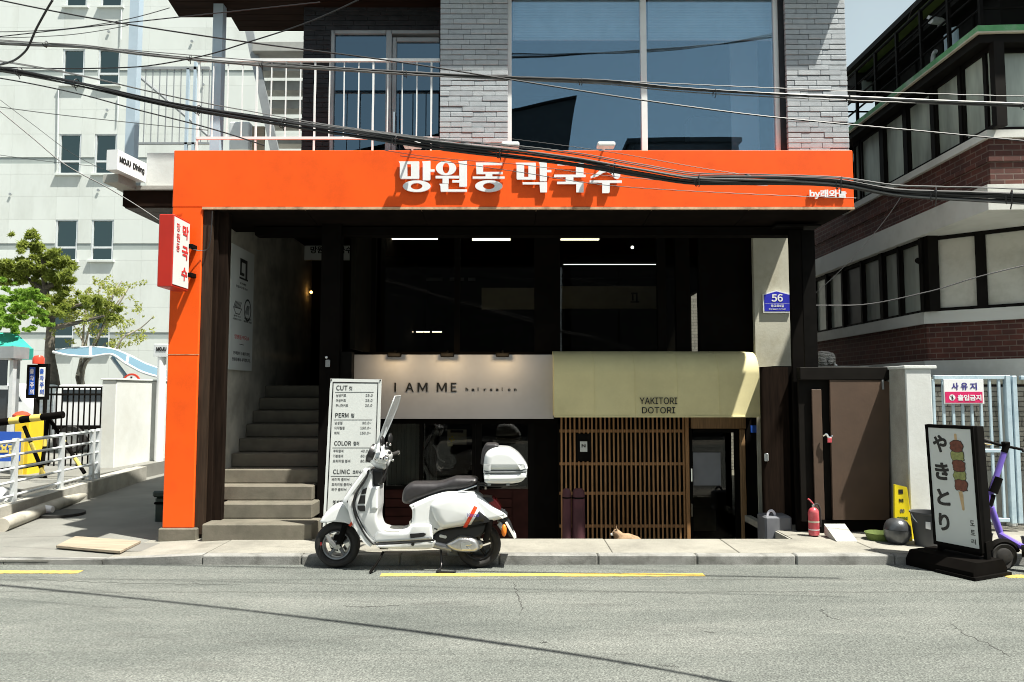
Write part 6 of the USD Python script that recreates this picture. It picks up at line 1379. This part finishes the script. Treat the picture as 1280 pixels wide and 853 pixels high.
# white vans behind the gate
def van(x0, x1, y, label, h=1.5):
    T = thing("parked_van", label, "van", ((x0 + x1) / 2, y, .3), "white vans parked behind the bar gate")
    L = x1 - x0
    prof = [(x0, .35), (x1, .35), (x1, 1.0), (x1 - .12 * L, 1.15), (x1 - .24 * L, h + .28), (x0 + .06 * L, h + .3), (x0, 1.2)]
    part(T, "body", slab([(a, b + .3) for a, b in prof], y + .8, .82, .12, 80, 4), "car_white", smooth=50)
    part(T, "side_window", front(y - .02).ext(Polygon([(x0 + .1 * L, 1.5), (x1 - .2 * L, 1.5), (x1 - .27 * L, h + .48), (x0 + .1 * L, h + .48)]), -.03, .005), "car_glass")
    part(T, "bumper_strip", bx(x0 + .05, x1 - .05, y - .04, y + .02, .85, .95), "black_paint")
    for wx in (x0 + .2 * L, x1 - .2 * L):
        w = part(T, "wheel", lathe([(0, -.03), (.2, -.05), (.22, .1), (0, .1)], (wx, y + .05, .62), "y", 20), "alloy"); part(w, "tyre", lathe([(.2, -.02), (.31, -.04), (.33, .05), (.31, .16), (.2, .14)], (wx, y + .05, .62), "y", 24), "rubber")
    part(T, "headlight", ball((x1 - .03, y + .15, 1.15), (.05, .14, .1), 2), "chrome")
van(-14.2, -11.3, 18.0, "white van with dark side window behind the barrier arm, left of the bar gate", 1.35); van(-10.8, -8.2, 17.4, "white van seen through the black bars of the gate", 1.3)
# curved blue canopy
T = thing("curved_canopy", "curved translucent blue canopy on a post above the white lane wall", "canopy", P(150, 560, 18))
V0 = [P(a, b, 17.4) for a, b in ((66, 440), (90, 445), (113, 446), (137, 443), (158, 455), (182, 467), (208, 473))]; V1 = [P(a, b, 19.6) for a, b in ((66, 439), (90, 435.5), (113, 434), (137, 436), (160, 444), (182, 455), (208, 464))]
k = len(V0); vv = np.vstack([V0, V1, np.array(V0) - [0, 0, .02], np.array(V1) - [0, 0, .02]])
q = [[i, i + 1, k + i + 1, k + i] for i in range(k - 1)] + [[2 * k + i, 3 * k + i, 3 * k + i + 1, 2 * k + i + 1] for i in range(k - 1)]
part(T, "sheet", (vv, np.array(q)), "canopy_plastic", smooth=40)
part(T, "rim", tube(curve(V0, 30), .03, 8), "light_steel"); part(T, "rim", tube(curve(V1, 30), .03, 8), "light_steel")
for i in (2, 4): part(T, "rib", tube([V0[i], V1[i]], .035, 6), "light_steel")
part(T, "post", tube([P(157, 470, 18.4), P(140, 447, 18.4)], .05, 8), "light_steel"); part(T, "post", tube([P(157, 470, 18.4), [P(157, 470, 18.4)[0], 18.4, .3]], .06, 8), "light_steel")
# round road sign over the wall
c = P(164.5, 478, 16.8)
T = thing("round_road_sign", "round white road sign with red rim and arrow showing above the lane wall", "road sign", c)
part(T, "disc", disk_along(c, np.array([0, -1.0, 0]), [(0, 0), (.2, 0), (.2, -.02), (0, -.02)]) if False else lathe([(0, -.012), (.19, -.012), (.19, .012), (0, .012)], c, "y", 32), "white_plastic")
part(T, "rim", lathe([(.16, -.016), (.2, -.016), (.2, .014), (.16, .014), (.16, -.016)], c, "y", 32), "beacon_red"); part(T, "arrow", front(c[1] - .014).ext(Polygon([(c[0] - .02, c[2] + .13), (c[0] + .02, c[2] + .13), (c[0] + .02, c[2] + .08), (c[0] + .05, c[2] + .08), (c[0], c[2] + .03), (c[0] - .05, c[2] + .08), (c[0] - .02, c[2] + .08)]), 0, .01), "black_letter"); part(T, "post", tube([c + [0, .05, .2], [c[0], c[1] + .05, .3]], .04, 8), "light_steel")
# things lying in the lane
g0, g1 = G(2, 657, .12), G(114, 614, .12)
single("long_pipe", tube([g0, (g0 + g1) / 2, g1], .085, 16), "pipe_pvc", "long dirty pale pipe lying along the kerb in the lane", "pipe", smooth=50)
c = G(76, 643.5, .05); c[2] = .046
T = thing("manhole_cover", "round dark cover lying on the lane beside the long pipe", "cover", c)
part(T, "disc", lathe([(0, 0), (.3, 0), (.3, .035), (.27, .04), (0, .04)], c, "z", 36), "rubber", smooth=40)
c = G(66, 637, .13)
single("paper_cup", lathe([(0, 0), (.045, 0), (.06, .1), (.055, .1), (0, .01)], c, "x", 14), "white_plastic", "crumpled white paper cup lying by the long pipe in the lane", "cup")
c = G(198, 652, .05); c[2] = .044
T = thing("green_bin", "dark green wheeled bin half hidden behind the orange pillar", "bin", c)
yb_ = c[1]
part(T, "bin_body", pbx(193, 622, 214, 655, yb_, yb_ + .4, .02), "bin_green"); part(T, "lid", pbx(190, 614, 214, 622, yb_ - .04, yb_ + .42, .02), "bin_green"); part(T, "handle", pbx(192, 628, 214, 631, yb_ - .02, yb_ + .02, .01), "black_paint")
c = G(-1, 641, .1)
T = thing("white_sack", "white plastic sack standing at the left picture edge by the railing", "sack", c)
part(T, "sack", lathe([(0, 0), (.1, 0), (.13, .08), (.13, .2), (.09, .3), (.03, .34), (0, .34)], c, "z", 20), "white_plastic", smooth=50)

# ============================================================= trees
def leafcloud(centres, n, size, seed, flat=.5, aspect=1.0):
    """n small leaves gathered in clumps (x, y, z, radius)"""
    r = np.random.default_rng(seed); cs_ = np.array(centres); w = cs_[:, 3] ** 2; pick = r.choice(len(cs_), n, p=w / w.sum())
    d = r.normal(size=(n, 3)); d /= np.linalg.norm(d, axis=1, keepdims=True); rad = cs_[pick, 3] * r.uniform(.25, 1.05, n) ** .6
    c = cs_[pick, :3] + d * rad[:, None] * [1, 1, flat]
    a = r.normal(size=(n, 3)); a /= np.linalg.norm(a, axis=1, keepdims=True); b = np.cross(a, r.normal(size=(n, 3))); b /= np.linalg.norm(b, axis=1, keepdims=True)
    s = size * r.uniform(.6, 1.3, n)[:, None]
    v = np.stack([c - a * s * aspect, c + b * s * .5, c + a * s * aspect, c - b * s * .5], 1).reshape(-1, 3)
    k = np.arange(n)[:, None] * 4
    return v, np.vstack([k + [0, 1, 2], k + [0, 2, 3]])
Yt1 = 19.5
def tp(px, py, Y=Yt1): return P(px, py, Y)
def ragged(cl, k, seed, spread=.75, shrink=.5):
    r = np.random.default_rng(seed); out = []
    for x, y, z, q in cl:
        for _ in range(k):
            o_ = r.normal(size=3) * q * spread * [1, 1, .45]; out.append((x + o_[0], y + o_[1], z + o_[2], q * r.uniform(shrink * .5, shrink)))
    return out
T = thing("pine_tree", "twisting pine tree with layered green needle pads before the office building", "tree", tp(76, 560))
tr = part(T, "trunk", tube(curve([tp(78, 566), tp(72, 520), tp(66, 470), tp(62, 440), tp(64, 400), tp(58, 370), tp(55, 345), tp(54, 320)], 30), np.linspace(.2, .05, 30), 10), "bark", smooth=50)
for q_ in (((62, 400), (85, 385), (110, 380)), ((60, 372), (40, 352), (14, 340)), ((58, 360), (75, 350), (85, 342)), ((64, 410), (90, 405), (130, 395)), ((56, 345), (45, 335), (32, 328))):
    part(T, "limb", tube(curve([tp(*p_) for p_ in q_], 10), np.linspace(.08, .03, 10), 7), "bark")
pads = [(54, 300, .28), (52, 312, .4), (40, 320, .35), (64, 320, .4), (30, 338, .5), (12, 335, .5), (4, 345, .45), (50, 335, .45), (72, 330, .45), (84, 322, .3), (60, 348, .5), (75, 345, .45), (28, 352, .4), (46, 357, .35), (68, 360, .35), (55, 378, .4), (75, 380, .45), (98, 378, .45), (115, 375, .4), (62, 392, .4), (88, 392, .4), (125, 390, .4), (40, 388, .35)]
rp_ = np.random.default_rng(3)
part(T, "crown", leafcloud(ragged([(*(tp(a, b) + [0, rp_.uniform(-.6, .6), 0]), r * .6) for a, b, r in pads], 9, 1), 17000, .052, 11, .6, 1.9), "needle", kind=None)
T = thing("maple_tree", "bright yellow-green leafy tree at left edge beneath the pine", "tree", P(-18, 560, 16))
part(T, "trunk", tube(curve([P(-14, 566, 16), P(-16, 500, 16), P(-8, 440, 16), P(0, 400, 16)], 16), np.linspace(.12, .04, 16), 8), "bark")
pads = [(-2, 352, .3), (8, 362, .35), (20, 372, .4), (6, 378, .4), (28, 384, .35), (14, 392, .45), (34, 398, .3), (20, 405, .35), (40, 410, .25), (0, 400, .5), (-15, 380, .6), (-20, 410, .6), (44, 402, .2), (26, 414, .25)]
part(T, "crown", leafcloud(ragged([(*(P(a, b, 16) + [0, rp_.uniform(-.4, .4), 0]), r * .75) for a, b, r in pads], 7, 2, .8, .5), 10000, .045, 12, .5, .9), "leaf_bright")
T = thing("young_tree", "thin branched tree with sparse young yellow-green leaves before the office building", "tree", tp(103, 560))
Yt2 = 20.5
for q_, r0_ in ((((104, 566), (102, 500), (100, 470), (112, 440), (130, 400), (140, 370)), .1), (((100, 480), (108, 455), (120, 440), (128, 428)), .06), (((101, 470), (100, 430), (108, 390), (112, 360)), .05), (((104, 500), (104, 440), (122, 380), (126, 352)), .05), (((112, 446), (128, 410), (150, 380), (162, 356)), .04), (((146, 447), (155, 425), (176, 408), (190, 395)), .03), (((110, 440), (96, 420), (90, 400)), .04), (((130, 400), (146, 385), (154, 362)), .03), (((120, 410), (134, 380), (148, 350)), .03)):
    part(T, "trunk" if r0_ > .09 else "branch", tube(curve([P(a, b, Yt2) + [0, rp_.uniform(-.2, .2), 0] for a, b in q_], 14), np.linspace(r0_, .012, 14), 6), "bark" if r0_ > .09 else "pale_bark")
pads = [(112, 362, .5), (126, 356, .5), (140, 366, .6), (152, 360, .5), (118, 380, .6), (134, 384, .7), (148, 384, .6), (104, 396, .6), (122, 402, .7), (138, 402, .6), (110, 416, .6), (126, 420, .6), (142, 416, .5), (98, 408, .5), (156, 374, .4), (116, 432, .4), (134, 430, .4), (90, 400, .4), (162, 390, .3)]
part(T, "crown", leafcloud(ragged([(*(P(a, b, Yt2) + [0, rp_.uniform(-.7, .7), 0]), r * .8) for a, b, r in pads], 8, 3, .9, .35), 3600, .045, 13, .9, .9), "leaf_young")
T = thing("yard_shrub", "low bright weeds growing at the foot of the white lane wall behind the gate", "shrub", P(100, 592, 15))
part(T, "leaves", leafcloud([(*P(a, 590, 14.8), .14) for a in (88, 96, 100, 108, 118, 122, 126)], 700, .05, 14, .7), "leaf_bright")

# ============================================================= overhead wires
def wire(name, label, pts, Y0, Y1, r, strands=1, spread=0, mt="wire_black", ties=0, seed=1, n=70, group=None):
    T = thing(name, label, "cable" if strands > 2 else "wire", (0, (Y0 + Y1) / 2, 4), group)
    xs_ = np.array([p_[0] for p_ in pts], float); ys_ = np.array([p_[1] for p_ in pts], float)
    f_ = PchipInterpolator(xs_, ys_); X_ = np.linspace(xs_[0], xs_[-1], n); rw = np.random.default_rng(seed)
    base = np.array([P(x, float(f_(x)), Y0 + (Y1 - Y0) * (x - xs_[0]) / (xs_[-1] - xs_[0])) for x in X_])
    for k in range(strands):
        ph, am = rw.uniform(0, 6.28), rw.uniform(.35, 1) * spread
        t = np.linspace(0, rw.uniform(4, 9), n)
        o_ = np.stack([np.zeros(n), am * np.cos(ph + t), am * np.sin(ph + t * .8) ], 1) if spread else 0
        rr = r * (rw.uniform(.6, 1.5) if strands > 2 else 1)
        part(T, "strand" if strands > 1 else "line", tube(base + o_, rr, 6), mt if rw.uniform() < .85 else "wire_grey")
    for k in range(ties):
        i = int((k + .5 + rw.uniform(-.3, .3)) * n / ties); i = min(max(i, 1), n - 2); d_ = base[i + 1] - base[i]; d_ /= np.linalg.norm(d_)
        a_ = np.cross(d_, [0, 0, 1.0]); a_ /= np.linalg.norm(a_); b_ = np.cross(d_, a_); R_ = spread * .95 + r * 1.1
        part(T, "cable_tie", tube([base[i] + R_ * (math.cos(u) * a_ + math.sin(u) * b_) + d_ * .004 * u for u in np.linspace(0, 7.4, 16)] + [base[i] + [.02, 0, -R_ - rw.uniform(.0, .035)]], .0035, 5), "wire_black")
    return T
main = [(-60, 78), (0, 86), (60, 97), (120, 110), (180, 124), (240, 136), (320, 149), (400, 162), (470, 172), (540, 182), (600, 189), (640, 193), (720, 203), (800, 216), (880, 226), (960, 226), (1040, 228.5), (1130, 241), (1230, 245), (1340, 250)]
wire("cable_bundle", "thickest black cable bundle sagging from upper left across the orange sign to the right", main, 6.2, 3.6, .0055, 9, .03, ties=11, seed=3, n=120)
wire("messenger_cable", "thin steel wire running just above the thickest cable bundle", [(a, b - 9 - 2 * math.sin(a / 90)) for a, b in main], 6.2, 3.6, .0035, 2, .006, "wire_grey", n=120, seed=8)
wire("cable_bundle", "second black cable bundle crossing the balcony railing and upstairs window", [(-60, 48), (0, 53), (100, 57.5), (170, 66), (250, 74), (320, 80), (430, 87), (540, 94), (640, 99), (760, 104), (840, 112), (960, 119), (1080, 124), (1200, 129), (1340, 133)], 6.6, 6.0, .007, 5, .02, ties=8, seed=5, n=110)
wire("messenger_cable", "thin grey wire just above the second cable bundle across the upstairs window", [(-60, 46), (0, 50), (250, 70), (430, 85), (640, 96), (760, 101), (960, 110), (1120, 116), (1340, 122)], 6.6, 6.0, .004, 1, 0, "wire_grey", n=80)
wl = [([(0, 0.5), (120, 24), (310, 53), (480, 75), (640, 100), (800, 125), (960, 146), (1150, 164), (1340, 182)], 6.0, 5.5, .006, "long single wire falling from top left corner to lower right across the upstairs window"),
      ([(0, 84), (90, 86), (160, 84.5), (250, 71), (310, 53), (380, 30), (448, 0)], 6.4, 5.2, .005, "single wire rising from left edge to the balcony canopy"),
      ([(-10, 82), (12, 78), (32, 64), (46, 35), (66, 0)], 5.5, 5.0, .008, "dark wire curving steeply up at the upper left corner"),
      ([(0, 40), (60, 38), (140, 28), (212, 10)], 7.5, 7.5, .004, "thin wire rising to the canopy corner, upper of three at upper left"),
      ([(0, 46), (90, 36), (220, 22), (400, 3)], 7.2, 6.6, .005, "thin wire rising to the canopy, middle of three at upper left"),
      ([(0, 47.5), (70, 45), (160, 32)], 7.6, 7.6, .0035, "thin wire rising to the blue post, lowest of three at upper left"),
      ([(0, 98), (100, 118), (170, 137), (260, 160), (330, 182)], 5.6, 5.2, .005, "single wire below the thick cable bundle falling to the orange fascia"),
      ([(0, 134), (60, 142), (150, 152), (260, 163)], 8.0, 8.2, .004, "faint wire crossing the pale office wall at mid height"),
      ([(0, 139), (40, 172), (80, 205), (140, 238), (198, 275)], 7.4, 7.9, .006, "wire falling steeply past the alley canopy to the red box sign"),
      ([(0, 125), (40, 155), (95, 195), (130, 212)], 7.8, 7.8, .003, "faint thin wire beside the steep wire on the pale office wall"),
      ([(0, 194), (60, 202), (120, 208)], 8.4, 8.4, .003, "short faint wire low on the pale office wall"),
      ([(500, 195), (640, 214), (760, 232), (900, 241), (1070, 248)], 7.0, 6.6, .0035, "thin wire slanting over the big Korean letters"),
      ([(480, 188), (560, 199), (640, 205), (780, 222), (960, 232)], 6.8, 6.6, .003, "second thin wire close above the big Korean letters"),
      ([(640, 174), (760, 190), (900, 214), (1070, 236)], 6.8, 6.4, .003, "thin wire from the upstairs window across the fascia's right half"),
      ([(1020, 382), (1060, 382), (1160, 365), (1220, 347), (1290, 330)], 8.2, 7.6, .007, "single wire sagging across the brick building's lower windows"),
      ([(1020, 366), (1070, 318), (1110, 270), (1130, 240)], 8.3, 7.6, .003, "thin wire rising steeply across the brick wall"),
      ([(1134, 27), (1140, 12), (1146, 0)], 8.0, 7.8, .003, "short thin wire against the sky at upper right")]
for i, (pts, a, b, r_, lab) in enumerate(wl): wire("overhead_wire", lab, pts, a, b, r_, seed=20 + i, n=40)

q0, q1, q2 = P(560, 74, 15.3), P(760, 66, 15.3), P(1010, 40, 15.3)
T = thing("overhead_wire", "cable high over the road, seen only as a dark line reflected across the upstairs window", "cable", (q1[0], 2.02, q1[2]))
for k in range(4): part(T, "strand", tube(curve([q * [1, 0, 1] + [0, 2.02 + .05 * k, .03 * k * (1 if i_ != 1 else -1)] for i_, q in enumerate((q0, q1, q2))], 30), .02 if k == 0 else .009, 6), "wire_black")
